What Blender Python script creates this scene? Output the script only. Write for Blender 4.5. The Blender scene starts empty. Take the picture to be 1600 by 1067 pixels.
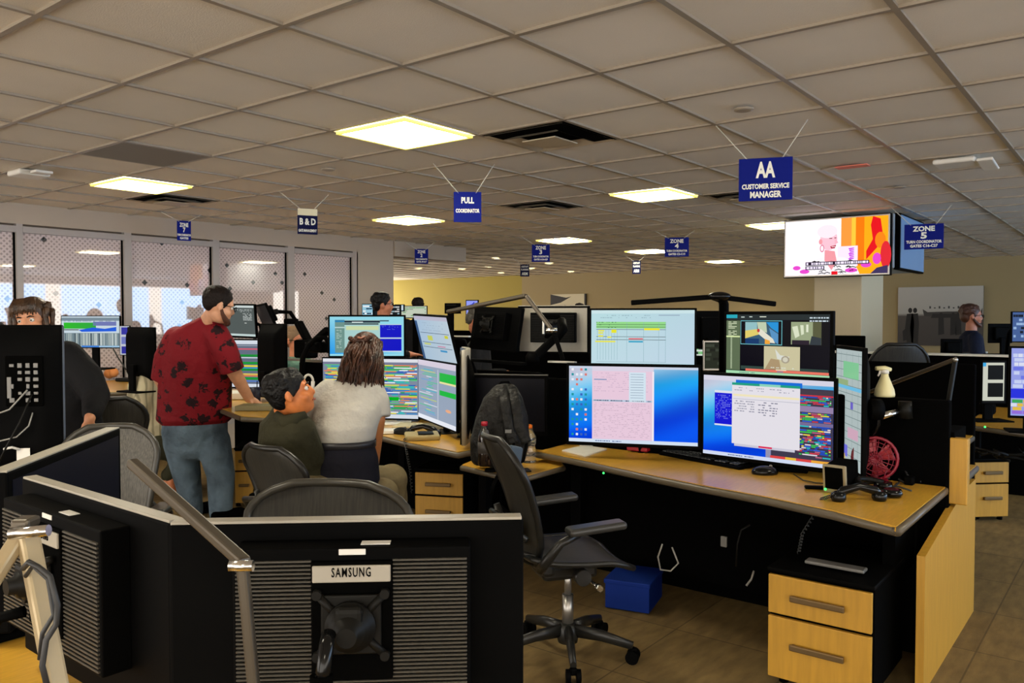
import bpy, bmesh, math, random
from mathutils import Vector, Matrix, Euler
random.seed(11)
PI = math.pi
S = bpy.context.scene
COL = S.collection
# ------------------------------------------------------------------ camera, world, exposure
CZ = 1.55                      # camera height
H_CEIL = 2.63
F = 1275.0                     # focal length in pixels of a 1600 px wide frame
PITCH = math.atan(38.0 / F)
YAW = math.radians(38.05)      # room axes: +X runs along the window wall, +Y towards it
cam = bpy.data.cameras.new('camera')
cam.sensor_width = 36.0
cam.lens = 36.0 * F / 1600.0
cam.clip_start = 0.05
camo = bpy.data.objects.new('camera', cam)
COL.objects.link(camo)
camo.location = (0, 0, CZ)
camo.rotation_euler = Euler((PI / 2 - PITCH, 0, YAW - PI / 2), 'XYZ')
S.camera = camo
S.view_settings.view_transform = 'Standard'
S.view_settings.look = 'None'
S.view_settings.exposure = 0.0
S.view_settings.gamma = 1.0
S.view_settings.use_curve_mapping = False
w = bpy.data.worlds.new('world'); S.world = w; w.use_nodes = True
w.node_tree.nodes['Background'].inputs[0].default_value = (1.0, 0.93, 0.84, 1)
w.node_tree.nodes['Background'].inputs[1].default_value = 5.0  # ambient fill raised to brighten the ceiling through the open sides

def lin(c):
    return tuple(((v / 12.92) if v <= .04045 else ((v + .055) / 1.055) ** 2.4) for v in c)
def rgb(r, g, b): return lin((r / 255, g / 255, b / 255))

def room_dir(r, f):            # camera-right, camera-forward (level) -> room X, Y
    return Vector((r * math.sin(YAW) + f * math.cos(YAW), -r * math.cos(YAW) + f * math.sin(YAW)))
def ray(x, y):
    u = (x - 800) / F; v = (533.5 - y) / F
    f = math.cos(PITCH) + v * math.sin(PITCH)
    up = v * math.cos(PITCH) - math.sin(PITCH)
    d = room_dir(u, f)
    return Vector((d.x, d.y, up)), f
def at(x, y, dep):             # point of the room seen at (x, y), dep metres in front of the camera
    r, f = ray(x, y)
    return Vector((0, 0, CZ)) + r * (dep / f)
def atz(x, y, z):              # ... where it meets height z
    r, f = ray(x, y)
    return Vector((0, 0, CZ)) + r * ((z - CZ) / r.z)
def atX(x, y, X):
    r, f = ray(x, y); return Vector((0, 0, CZ)) + r * (X / r.x)
def atY(x, y, Y):
    r, f = ray(x, y); return Vector((0, 0, CZ)) + r * (Y / r.y)
def cdir(r, f, u=0):
    d = room_dir(r, f); return Vector((d.x, d.y, u)).normalized()

# ------------------------------------------------------------------ materials
MATS = {}
def mat(name, col, rough=.5, metal=0.0, spec=.5, emit=None, es=1.0, bump=0, bscale=60, var=0, vscale=8, alpha=None, coat=0, stretch=None):
    if name in MATS: return MATS[name]
    m = bpy.data.materials.new(name); m.use_nodes = True
    nt = m.node_tree; p = nt.nodes['Principled BSDF']
    p.inputs['Base Color'].default_value = (*col, 1)
    p.inputs['Roughness'].default_value = rough
    p.inputs['Metallic'].default_value = metal
    p.inputs['Specular IOR Level'].default_value = spec
    if coat: p.inputs['Coat Weight'].default_value = coat; p.inputs['Coat Roughness'].default_value = .15
    if emit:
        p.inputs['Emission Color'].default_value = (*emit, 1)
        p.inputs['Emission Strength'].default_value = es
    tc = nt.nodes.new('ShaderNodeTexCoord')
    src = tc.outputs['Object']
    if stretch:
        mp = nt.nodes.new('ShaderNodeMapping'); mp.inputs['Scale'].default_value = stretch
        nt.links.new(src, mp.inputs['Vector']); src = mp.outputs['Vector']
    if var:
        n = nt.nodes.new('ShaderNodeTexNoise'); n.inputs['Scale'].default_value = vscale; n.inputs['Detail'].default_value = 4
        nt.links.new(src, n.inputs['Vector'])
        cr = nt.nodes.new('ShaderNodeValToRGB')
        cr.color_ramp.elements[0].position = .3; cr.color_ramp.elements[1].position = .7
        cr.color_ramp.elements[0].color = (*[c * (1 - var) for c in col], 1)
        cr.color_ramp.elements[1].color = (*[min(1, c * (1 + var)) for c in col], 1)
        nt.links.new(n.outputs['Fac'], cr.inputs['Fac']); nt.links.new(cr.outputs['Color'], p.inputs['Base Color'])
    if bump:
        n = nt.nodes.new('ShaderNodeTexNoise'); n.inputs['Scale'].default_value = bscale; n.inputs['Detail'].default_value = 3
        nt.links.new(src, n.inputs['Vector'])
        b = nt.nodes.new('ShaderNodeBump'); b.inputs['Strength'].default_value = bump; b.inputs['Distance'].default_value = .045 if bscale < 20 else .01
        nt.links.new(n.outputs['Fac'], b.inputs['Height']); nt.links.new(b.outputs['Normal'], p.inputs['Normal'])
    MATS[name] = m
    return m
BLK = mat('black_plastic', (.0016, .0016, .0016), .6, spec=.035, var=.15)
BLKG = mat('black_gloss', (.004, .004, .004), .18, spec=.25)
BLKM = mat('black_matte', (.0014, .0014, .0013), .9, spec=.02, bump=.1)
GRYD = mat('dark_grey_plastic', (.007, .0066, .0055), .45, spec=.12, var=.1)
GRY = mat('grey_plastic', (.16, .155, .145), .4, var=.1)
TAN = mat('tan_grey_plastic', (.36, .33, .27), .38, var=.08)
CHR = mat('chrome', (.75, .74, .72), .18, metal=1)
ALU = mat('brushed_metal', (.42, .40, .37), .35, metal=.9, var=.1)
WHT = mat('white_plastic', (.75, .73, .68), .4, var=.04)
PAPER = mat('paper', (.82, .79, .72), .8, var=.05)
WOOD = mat('desk_laminate', rgb(208, 158, 56), .28, var=.10, vscale=5, stretch=(3, 22, 3), bump=.02, coat=.2)
WOOD2 = mat('maple_veneer', rgb(186, 140, 46), .42, var=.10, vscale=4, stretch=(14, 14, 1.2), bump=.02)
TRIMB = mat('edge_band', rgb(92, 82, 66), .4, var=.1)
PART = mat('partition_fabric', (.0016, .0016, .0016), .9, spec=.02, bump=.3, bscale=300)
CABLE = mat('cable_black', (.02, .02, .02), .5, var=.1)
CABLEG = mat('cable_grey', (.30, .29, .26), .5, var=.1)
GREENLED = mat('green_led', (0, .2, .02), .4, emit=(.05, 1, .15), es=2.5)
REDP = mat('red_plastic', rgb(165, 18, 38), .4, var=.1)
GLASSM = mat('clear_plastic', (.9, .92, .92), .05)
GLASSM.node_tree.nodes['Principled BSDF'].inputs['Transmission Weight'].default_value = .92
SKINS = {}
def skin(n, c):
    return mat('skin_' + n, c, .5, var=.10, vscale=25, bump=.05, bscale=90)

# ------------------------------------------------------------------ mesh builder
class MB:
    def __init__(s): s.bm = bmesh.new(); s.mi = 0
    def _new(s, geom, smooth=False):
        for f in geom:
            if isinstance(f, bmesh.types.BMFace): f.material_index = s.mi; f.smooth = smooth
    def box(s, c, size, R=None, bev=0, seg=2):
        r = bmesh.ops.create_cube(s.bm, size=1)
        vs = r['verts']
        bmesh.ops.scale(s.bm, vec=size, verts=vs)
        fs = list({f for v in vs for f in v.link_faces})
        if bev:
            bb = min(bev, min(size) * .45)
            r2 = bmesh.ops.bevel(s.bm, geom=list({e for v in vs for e in v.link_edges}), offset=bb, segments=seg, profile=.5, affect='EDGES')
            vs = list({v for f in r2['faces'] for v in f.verts} | {v for v in vs if v.is_valid})
            fs = list({f for v in vs for f in v.link_faces})
        if R is not None: bmesh.ops.transform(s.bm, matrix=R if len(R) == 4 else R.to_4x4(), verts=vs)
        bmesh.ops.translate(s.bm, vec=c, verts=vs)
        s._new(fs); return s
    def tube(s, pts, r, n=10, cap=True, flat=1.0, side=None):
        pts = [Vector(p) for p in pts]
        rs = r if isinstance(r, (list, tuple)) else [r] * len(pts)
        rings = []; prev = side
        for i, p in enumerate(pts):
            a = pts[max(i - 1, 0)]; b = pts[min(i + 1, len(pts) - 1)]
            t = (b - a)
            t = t.normalized() if t.length > 1e-9 else Vector((0, 0, 1))
            if prev is None:
                prev = Vector((0, 0, 1)) if abs(t.z) < .9 else Vector((1, 0, 0))
            x = prev - t * prev.dot(t)
            if x.length < 1e-6: x = t.orthogonal()
            x.normalize(); y = t.cross(x); prev = x
            rr = rs[i]
            rings.append([s.bm.verts.new(p + x * math.cos(2 * PI * k / n) * rr + y * math.sin(2 * PI * k / n) * rr * flat) for k in range(n)])
        fs = []
        for i in range(len(rings) - 1):
            for k in range(n):
                fs.append(s.bm.faces.new((rings[i][k], rings[i][(k + 1) % n], rings[i + 1][(k + 1) % n], rings[i + 1][k])))
        s._new(fs, True)
        if cap:
            fs = [s.bm.faces.new(rings[0][::-1]), s.bm.faces.new(rings[-1])]; s._new(fs)
        return s
    def cyl(s, a, b, r, n=20, r2=None):
        return s.tube([a, b], [r, r2 if r2 is not None else r], n)
    def lathe(s, c, prof, n=24, axis=None):
        # prof: (radius, height) list along axis
        A = Vector(axis or (0, 0, 1)).normalized(); x = A.orthogonal().normalized(); y = A.cross(x); c = Vector(c)
        rings = [[s.bm.verts.new(c + A * h + (x * math.cos(2 * PI * k / n) + y * math.sin(2 * PI * k / n)) * max(r, 1e-4)) for k in range(n)] for r, h in prof]
        fs = []
        for i in range(len(rings) - 1):
            for k in range(n):
                fs.append(s.bm.faces.new((rings[i][k], rings[i][(k + 1) % n], rings[i + 1][(k + 1) % n], rings[i + 1][k])))
        s._new(fs, True)
        s._new([s.bm.faces.new(rings[0][::-1]), s.bm.faces.new(rings[-1])])
        return s
    def ell(s, c, r, R=None, n=16):
        q = bmesh.ops.create_uvsphere(s.bm, u_segments=n, v_segments=max(6, n * 2 // 3), radius=1)
        vs = q['verts']
        bmesh.ops.scale(s.bm, vec=r if isinstance(r, (tuple, list, Vector)) else (r, r, r), verts=vs)
        if R is not None: bmesh.ops.transform(s.bm, matrix=R.to_4x4(), verts=vs)
        bmesh.ops.translate(s.bm, vec=c, verts=vs)
        s._new({f for v in vs for f in v.link_faces}, True); return s
    def prism(s, poly, z0, z1, M=None):
        a = [s.bm.verts.new((p[0], p[1], z0)) for p in poly]; b = [s.bm.verts.new((p[0], p[1], z1)) for p in poly]
        fs = [s.bm.faces.new(a[::-1]), s.bm.faces.new(b)]
        n = len(poly)
        for k in range(n): fs.append(s.bm.faces.new((a[k], a[(k + 1) % n], b[(k + 1) % n], b[k])))
        if M is not None: bmesh.ops.transform(s.bm, matrix=M, verts=a + b)
        s._new(fs); return s
    def surf(s, fn, nu, nv, th=0.0, smooth=True):
        # fn(u, v) -> point; th: thickness along the normal
        P = [[Vector(fn(i / nu, j / nv)) for j in range(nv + 1)] for i in range(nu + 1)]
        def nrm(i, j):
            a = P[min(i + 1, nu)][j] - P[max(i - 1, 0)][j]; b = P[i][min(j + 1, nv)] - P[i][max(j - 1, 0)]
            c = a.cross(b); return c.normalized() if c.length > 1e-12 else Vector((0, 0, 1))
        A = [[s.bm.verts.new(P[i][j] + nrm(i, j) * th / 2) for j in range(nv + 1)] for i in range(nu + 1)]
        fs = []
        for i in range(nu):
            for j in range(nv): fs.append(s.bm.faces.new((A[i][j], A[i + 1][j], A[i + 1][j + 1], A[i][j + 1])))
        if th:
            B = [[s.bm.verts.new(P[i][j] - nrm(i, j) * th / 2) for j in range(nv + 1)] for i in range(nu + 1)]
            for i in range(nu):
                for j in range(nv): fs.append(s.bm.faces.new((B[i][j], B[i][j + 1], B[i + 1][j + 1], B[i + 1][j])))
            for i in range(nu):
                fs.append(s.bm.faces.new((A[i + 1][0], A[i][0], B[i][0], B[i + 1][0]))); fs.append(s.bm.faces.new((A[i][nv], A[i + 1][nv], B[i + 1][nv], B[i][nv])))
            for j in range(nv):
                fs.append(s.bm.faces.new((A[0][j], A[0][j + 1], B[0][j + 1], B[0][j]))); fs.append(s.bm.faces.new((A[nu][j + 1], A[nu][j], B[nu][j], B[nu][j + 1])))
        s._new(fs, smooth); return s
    def build(s, name, m, parent=None, bevel=0):
        me = bpy.data.meshes.new(name)
        bmesh.ops.recalc_face_normals(s.bm, faces=s.bm.faces)
        s.bm.to_mesh(me); s.bm.free()
        for x in (m if isinstance(m, (list, tuple)) else [m]): me.materials.append(x)
        o = bpy.data.objects.new(name, me); COL.objects.link(o)
        if parent is not None: o.parent = parent
        return o

def tag(o, label=None, cat=None, group=None, kind=None):
    if label: o['label'] = label
    if cat: o['category'] = cat
    if group: o['group'] = group
    if kind: o['kind'] = kind
    return o
def thing(name, label, cat, loc=(0, 0, 0), rz=0, group=None, M=None):
    o = bpy.data.objects.new(name, None); COL.objects.link(o); o.empty_display_size = .05
    if M is not None: o.matrix_world = M
    else:
        o.location = loc; o.rotation_euler = (0, 0, rz)
    return tag(o, label, cat, group)
def struct(name, mb, m): return tag(mb.build(name, m), kind='structure')
def copy_tree(o, parent=None):
    c = o.copy(); COL.objects.link(c)
    if parent is not None: c.parent = parent
    for ch in list(o.children): copy_tree(ch, c)
    return c
def frame(loc, front, up=(0, 0, 1)):
    """local -Y looks along `front`, local Z along up (made orthogonal)."""
    y = -Vector(front).normalized(); z = Vector(up); z = (z - y * z.dot(y)).normalized(); x = y.cross(z)
    M = Matrix((x, y, z)).transposed().to_4x4(); M.translation = loc
    return M
def yaw_of(d): return math.atan2(d.y, d.x) + PI / 2      # rotation that turns local -Y to direction d

# lettering: lines of text joined into one mesh, lying in the local XZ plane facing -Y
def lettering(lines, m, parent, y=0.0, name='lettering', depth=.0008):
    bm = bmesh.new()
    dg = None
    for body, size, cx, cz, wid in lines:
        cu = bpy.data.curves.new('t', 'FONT'); cu.body = body; cu.size = size; cu.align_x = 'CENTER'; cu.align_y = 'CENTER'
        cu.offset = size * (.012 if body == 'SAMSUNG' else .038); cu.extrude = depth; cu.resolution_u = 2
        if body == 'SAMSUNG': cu.space_character = 1.2
        ob = bpy.data.objects.new('t', cu); COL.objects.link(ob)
        dg = bpy.context.evaluated_depsgraph_get(); dg.update()
        me = bpy.data.meshes.new_from_object(ob.evaluated_get(dg))
        xs = [v.co.x for v in me.vertices] or [0, 1]
        W_ = max(xs) - min(xs)
        k = wid / W_ if wid else 1.0
        me.transform(Matrix.Translation((cx, y, cz)) @ Matrix.Rotation(PI / 2, 4, 'X') @ Matrix.Diagonal((k, 1, 1, 1)))
        bm.from_mesh(me)
        bpy.data.meshes.remove(me); bpy.data.objects.remove(ob); bpy.data.curves.remove(cu)
    me = bpy.data.meshes.new(name); bm.to_mesh(me); bm.free(); me.materials.append(m)
    o = bpy.data.objects.new(name, me); COL.objects.link(o); o.parent = parent
    return o

# ------------------------------------------------------------------ lit screens: coloured cells in one mesh
def screen_mat(strength, key):
    n = 'screen_%s' % key
    if n in MATS: return MATS[n]
    m = bpy.data.materials.new(n); m.use_nodes = True; nt = m.node_tree; p = nt.nodes['Principled BSDF']
    a = nt.nodes.new('ShaderNodeAttribute'); a.attribute_name = 'Col'
    p.inputs['Base Color'].default_value = (0, 0, 0, 1); p.inputs['Roughness'].default_value = .3
    p.inputs['Specular IOR Level'].default_value = .04
    nt.links.new(a.outputs['Color'], p.inputs['Emission Color']); p.inputs['Emission Strength'].default_value = strength
    try: m.cycles.emission_sampling = 'FRONT' if key == 'tv' else 'NONE'
    except Exception: pass
    MATS[n] = m; return m
class Scr:
    def __init__(s, w, h, y, bulge=0): s.w = w; s.h = h; s.y = y; s.q = []
    def P(s, u, v, L): return ((u - .5) * s.w, s.y - .0004 * L, (.5 - v) * s.h)
    def rect(s, u0, v0, u1, v1, c, L=1, c2=None):
        c = lin([x / 255 for x in c]); c2 = lin([x / 255 for x in c2]) if c2 else c
        s.q.append(([s.P(u0, v1, L), s.P(u1, v1, L), s.P(u1, v0, L), s.P(u0, v0, L)], [c2, c2, c, c])); return s
    def poly(s, pts, c, L=1):
        c = lin([x / 255 for x in c]); s.q.append(([s.P(u, v, L) for u, v in pts], [c] * len(pts))); return s
    def disc(s, u, v, ru, rv, c, L=1, n=14):
        return s.poly([(u + ru * math.cos(-2 * PI * k / n), v + rv * math.sin(-2 * PI * k / n)) for k in range(n)], c, L)
    def grad(s, fn, nu=24, nv=14, box=(0, 0, 1, 1), L=0):
        a, b, c_, d = box
        for i in range(nu):
            for j in range(nv):
                us = (a + (c_ - a) * i / nu, a + (c_ - a) * (i + 1) / nu); vs = (b + (d - b) * j / nv, b + (d - b) * (j + 1) / nv)
                cor = [(us[0], vs[1]), (us[1], vs[1]), (us[1], vs[0]), (us[0], vs[0])]
                s.q.append(([s.P(u, v, L) for u, v in cor], [lin([max(0, min(255, x)) / 255 for x in fn(u, v)]) for u, v in cor]))
        return s
    def words(s, u0, v0, u1, n, pitch, c, L=2, hh=.008, dens=.7, step=.012, rnd=None):
        r = rnd or random
        for i in range(n):
            v = v0 + i * pitch; u = u0
            while u < u1:
                l = r.uniform(.4, 1.6) * step
                if r.random() < dens: s.rect(u, v, min(u + l, u1), v + hh, c, L)
                u += l + step * .35
        return s
    def bars(s, u0, v0, u1, v1, rows, cols, L=2, fill=.8, lmin=.04, lmax=.22, gap=.25, rnd=None):
        r = rnd or random; ph = (v1 - v0) / rows
        for i in range(rows):
            u = u0 + r.uniform(0, .05) * (u1 - u0)
            while u < u1:
                l = r.uniform(lmin, lmax) * (u1 - u0)
                if r.random() < fill: s.rect(u, v0 + i * ph, min(u + l, u1), v0 + (i + 1 - gap) * ph, r.choice(cols), L)
                u += l + .012 * (u1 - u0)
        return s
    def build(s, parent, strength=1.0, key='std', name='screen'):
        bm = bmesh.new(); lay = bm.loops.layers.float_color.new('Col')
        for pts, cs in s.q:
            vs = [bm.verts.new(p) for p in pts]
            f = bm.faces.new(vs)
            for l, c in zip(f.loops, cs): l[lay] = (*c, 1)
        me = bpy.data.meshes.new(name); bm.to_mesh(me); bm.free(); me.materials.append(screen_mat(strength, key))
        o = bpy.data.objects.new(name, me); COL.objects.link(o); o.parent = parent
        return o

# ------------------------------------------------------------------ procedural structure materials
def carpet():
    m = bpy.data.materials.new('carpet_tile'); m.use_nodes = True; nt = m.node_tree; p = nt.nodes['Principled BSDF']; N = nt.nodes.new; L = nt.links.new
    tc = N('ShaderNodeTexCoord')
    br = N('ShaderNodeTexBrick'); br.offset = 0; br.inputs['Scale'].default_value = 1.0
    br.inputs['Brick Width'].default_value = .61; br.inputs['Row Height'].default_value = .61; br.inputs['Mortar Size'].default_value = .004
    c1 = rgb(124, 103, 66); c2 = rgb(113, 94, 60)
    br.inputs['Color1'].default_value = (*c1, 1); br.inputs['Color2'].default_value = (*c2, 1); br.inputs['Mortar'].default_value = (*rgb(92, 77, 50), 1)
    L(tc.outputs['Object'], br.inputs['Vector'])
    mp = N('ShaderNodeMapping'); mp.inputs['Scale'].default_value = (3, 9, 1); L(tc.outputs['Object'], mp.inputs['Vector'])
    n = N('ShaderNodeTexNoise'); n.inputs['Scale'].default_value = 2.2; n.inputs['Detail'].default_value = 6; L(mp.outputs['Vector'], n.inputs['Vector'])
    n2 = N('ShaderNodeTexNoise'); n2.inputs['Scale'].default_value = 240; L(tc.outputs['Object'], n2.inputs['Vector'])
    cr = N('ShaderNodeValToRGB'); cr.color_ramp.elements[0].position = .3; cr.color_ramp.elements[1].position = .72
    cr.color_ramp.elements[0].color = (.78, .78, .78, 1); cr.color_ramp.elements[1].color = (1.18, 1.17, 1.13, 1)
    L(n.outputs['Fac'], cr.inputs['Fac'])
    mx = N('ShaderNodeMix'); mx.data_type = 'RGBA'; mx.blend_type = 'MULTIPLY'; mx.inputs['Factor'].default_value = 1
    L(br.outputs['Color'], mx.inputs['A']); L(cr.outputs['Color'], mx.inputs['B'])
    L(mx.outputs['Result'], p.inputs['Base Color'])
    b = N('ShaderNodeBump'); b.inputs['Strength'].default_value = .5; b.inputs['Distance'].default_value = .004
    L(n2.outputs['Fac'], b.inputs['Height']); L(b.outputs['Normal'], p.inputs['Normal'])
    p.inputs['Roughness'].default_value = .95; p.inputs['Specular IOR Level'].default_value = .15
    return m
def window_film():
    """glass with a frit of fine dots and sparse dark diamonds, see-through between the dots"""
    m = bpy.data.materials.new('patterned_glass'); m.use_nodes = True; nt = m.node_tree; N = nt.nodes.new; L = nt.links.new
    p = nt.nodes['Principled BSDF']; tc = N('ShaderNodeTexCoord'); sep = N('ShaderNodeSeparateXYZ'); L(tc.outputs['Object'], sep.inputs[0])
    def math_(op, a, b=None):
        q = N('ShaderNodeMath'); q.operation = op
        for i, x in enumerate((a, b)):
            if x is None: continue
            if isinstance(x, (int, float)): q.inputs[i].default_value = x
            else: L(x, q.inputs[i])
        return q.outputs[0]
    def diamonds(period, size, dx=0, dz=0):
        # rotated lattice: |fx| + |fz| < size
        x = math_('ADD', sep.outputs['X'], dx); z = math_('ADD', sep.outputs['Z'], dz)
        a = math_('MULTIPLY', math_('ADD', x, z), 1 / period); b = math_('MULTIPLY', math_('SUBTRACT', x, z), 1 / period)
        fa = math_('ABSOLUTE', math_('SUBTRACT', math_('FRACT', a), .5)); fb = math_('ABSOLUTE', math_('SUBTRACT', math_('FRACT', b), .5))
        mxx = math_('MAXIMUM', fa, fb)
        return math_('LESS_THAN', mxx, size)
    fine = diamonds(.05, .27)
    big = N('ShaderNodeTexVoronoi'); big.voronoi_dimensions = '2D'; big.feature = 'F1'; big.distance = 'MANHATTAN'; big.inputs['Scale'].default_value = 2.4
    cmb = N('ShaderNodeCombineXYZ'); L(sep.outputs['X'], cmb.inputs[0]); L(sep.outputs['Z'], cmb.inputs[1]); L(cmb.outputs[0], big.inputs['Vector'])
    dark = math_('LESS_THAN', big.outputs['Distance'], .075)
    mx = N('ShaderNodeMix'); mx.data_type = 'RGBA'; L(fine, mx.inputs['Factor']); mx.inputs['A'].default_value = (*rgb(212, 196, 196), 1); mx.inputs['B'].default_value = (*rgb(172, 156, 156), 1)
    mx2 = N('ShaderNodeMix'); mx2.data_type = 'RGBA'; L(dark, mx2.inputs['Factor']); L(mx.outputs['Result'], mx2.inputs['A']); mx2.inputs['B'].default_value = (.02, .02, .025, 1)
    L(mx2.outputs['Result'], p.inputs['Base Color']); p.inputs['Roughness'].default_value = .6
    p.inputs['Coat Weight'].default_value = 1.0; p.inputs['Coat Roughness'].default_value = .02; p.inputs['Coat IOR'].default_value = 2.1
    tr = N('ShaderNodeBsdfTransparent'); ms = N('ShaderNodeMixShader'); fac = math_('MULTIPLY', fine, .12)
    L(fac, ms.inputs['Fac']); L(p.outputs[0], ms.inputs[1]); L(tr.outputs[0], ms.inputs[2])
    L(ms.outputs[0], nt.nodes['Material Output'].inputs['Surface'])
    return m

# ------------------------------------------------------------------ the room
CEILM = mat('ceiling_tile', rgb(224, 216, 203), .9, bump=.15, bscale=180, var=.05, vscale=1.2)
TBAR = mat('ceiling_t_bar', rgb(150, 139, 124), .36, spec=.5)
WALLM = mat('wall_paint_grey', rgb(178, 166, 152), .8, bump=.03)
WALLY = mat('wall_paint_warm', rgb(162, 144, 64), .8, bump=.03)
FRAMEM = mat('window_frame_paint', rgb(168, 162, 160), .5, spec=.3)
XW, YW = 16.9, 8.54           # far wall, window wall
T = .61; X0 = 2.50; Y0 = 1.945
struct('floor', MB().box((8, 5, -.05), (26, 26, .1)), carpet())
mb = MB().box((8, 5, H_CEIL + .06), (26, 26, .1))
struct('ceiling', mb, CEILM)
mb = MB()
for i in range(-12, 30):
    mb.box((X0 + i * T, 3.2, H_CEIL + .007), (.024, 20, .018))
for j in range(-14, 24):
    mb.box((5, Y0 + j * T, H_CEIL + .007), (24, .024, .0176))
struct('trim_1', mb, TBAR)
# far wall; warm lit alcove part to the left
mb = MB().box((XW + .1, 3.95, 1.4), (.2, 17.9, 2.8)); struct('wall_far', mb, mat('wall_paint_taupe', rgb(158, 140, 100), .8, bump=.03))
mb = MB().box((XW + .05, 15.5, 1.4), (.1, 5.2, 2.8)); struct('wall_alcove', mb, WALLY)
xe = atY(615, 495, YW).x; xs = atY(558, 495, YW).x
# window wall: soffit above, sill below, end pier
wins = [(-60, 28), (38, 196), (207, 334), (344, 451), (461, 552)]
ztop = atY(300, 379, YW).z
mb = MB().box(((xe - 4) / 2, YW + .1, (H_CEIL + ztop + .05) / 2 + .01), (xe + 4, .2, H_CEIL - ztop - .03))
mb.box(((xe - 4) / 2, YW + .1, .15), (xe + 4, .2, .3))
mb.box(((xs + xe) / 2, YW + .1, (ztop + .355) / 2), (xe - xs, .2, ztop - .255))
struct('wall_window', mb, WALLM)
xb = atY(726, 400, YW).x
struct('trim_2', MB().box(((xe + xb) / 2 + .01, YW + .1, H_CEIL - .1), (xb - xe, .24, .22)), WALLM)
FILM = window_film()
prev = -4.0
for k, (a, b) in enumerate(wins):
    x0 = atY(a, 495, YW).x; x1 = atY(b, 495, YW).x
    w_ = tag(MB().box(((x0 + x1) / 2, YW + .06, (ztop + .32) / 2), (x1 - x0 + .02, .012, ztop - .30)).build('window_%d' % (k + 1), FILM), kind='structure')
    mb = MB()
    nx = (atY(wins[k + 1][0], 495, YW).x if k + 1 < len(wins) else xs + .02)
    mb.box(((x1 + nx) / 2, YW + .03, (ztop + .36) / 2), (nx - x1, .06, ztop - .26))
    mb.box(((x0 + x1) / 2, YW + .03, ztop), (x1 - x0 + .004, .07, .06)); mb.box(((x0 + x1) / 2, YW + .03, .32), (x1 - x0 + .004, .07, .06))
    tag(mb.build('window_frame', FRAMEM, w_), None)
    mb = MB().box((x1 - .008, YW + .04, (ztop + .3) / 2), (.016, .012, ztop - .34)); mb.build('window_gasket', BLKM, w_)
# corridor behind the patterned glass
struct('wall_corridor', MB().box((3, YW + 2.2, 1.4), (14, .1, 2.8)), mat('corridor_paint', rgb(190, 188, 195), .8))
# column with a boxed display housing
COLM = mat('column_paint', rgb(206, 190, 156), .7, bump=.02)
struct('trim_3', MB().box((9.75, 2.725, 1.3), (.9, .51, 2.6), bev=.01), COLM)
HOUS = mat('housing_paint', rgb(170, 176, 184), .6)
struct('trim_4', MB().box((9.62, 2.62, 2.335), (1.20, 1.06, .56), bev=.01), HOUS)
# right-hand side of the room, outside the frame: a wall with tall daylight windows
struct('wall_right', MB().box((8, -5.6, .3), (26, .2, .6)).box((8, -5.6, 2.55), (26, .2, .25)), WALLM)
DAY = mat('daylight_pane', (.3, .4, .5), .3, emit=(.42, .66, 1.0), es=7.0)
for k in range(4):
    xx = 5.3 + k * 2.8
    struct('window_%d' % (k + 6), MB().box((xx, -5.6, 1.5), (2.4, .03, 1.8)), DAY)

# ceiling fittings
LIGHTM = mat('light_diffuser', (.9, .88, .8), .5, emit=(1.0, .93, .74), es=32)
LRIM = mat('overexposed_rim', (.8, .7, .3), .5, emit=(1.0, .82, .10), es=1.0)  # frame glows yellow to show the diffuser's overexposed edge
def cell(x, y):   # ceiling cell under a picture point
    p = atz(x, y, H_CEIL); i = math.floor((p.x - X0) / T); j = math.floor((p.y - Y0) / T)
    return X0 + (i + .5) * T, Y0 + (j + .5) * T
lamps = [((632, 207), 'square ceiling light nearest the camera, left of the big air vent'), ((190, 288), 'square ceiling light at far left above the patterned windows'),
         ((598, 342), 'square ceiling light between the B & D sign and the pull coordinator sign'), ((1025, 306), 'square ceiling light left of the AA customer service sign'),
         ((840, 375), 'thin ceiling light just above the zone 3 sign'), ((998, 395), 'thin ceiling light with a small sign hanging under it'),
         ((1115, 409), 'small far ceiling light right of the zone 4 sign'), ((1200, 355), 'ceiling light half hidden behind the wall television')]
l0 = None
def make_lamp(loc, label):
    t = thing('ceiling_light', label, 'ceiling light', loc, 0)
    MB().box((0, 0, .0), (.565, .565, .012)).build('diffuser', LIGHTM, t)
    mb = MB()
    for sx, sy, w_, d_ in ((0, .288, .60, .022), (0, -.288, .60, .022), (.288, 0, .022, .556), (-.288, 0, .022, .556)): mb.box((sx, sy, -.002), (w_, d_, .016))
    mb.build('frame', LRIM, t)
    MB().box((.0, 0, -.0075), (.007, .56, .003)).build('centre_rib', GRYD, t)
    return t
for (x, y), lab in lamps:
    cx, cy = cell(x, y)
    if l0 is None:
        l0 = make_lamp((cx, cy, H_CEIL - .008), lab); l0.scale = (.94, .94, 1)
    else:
        t = copy_tree(l0); t.location = (cx, cy, H_CEIL - .008); t['label'] = lab
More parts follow.
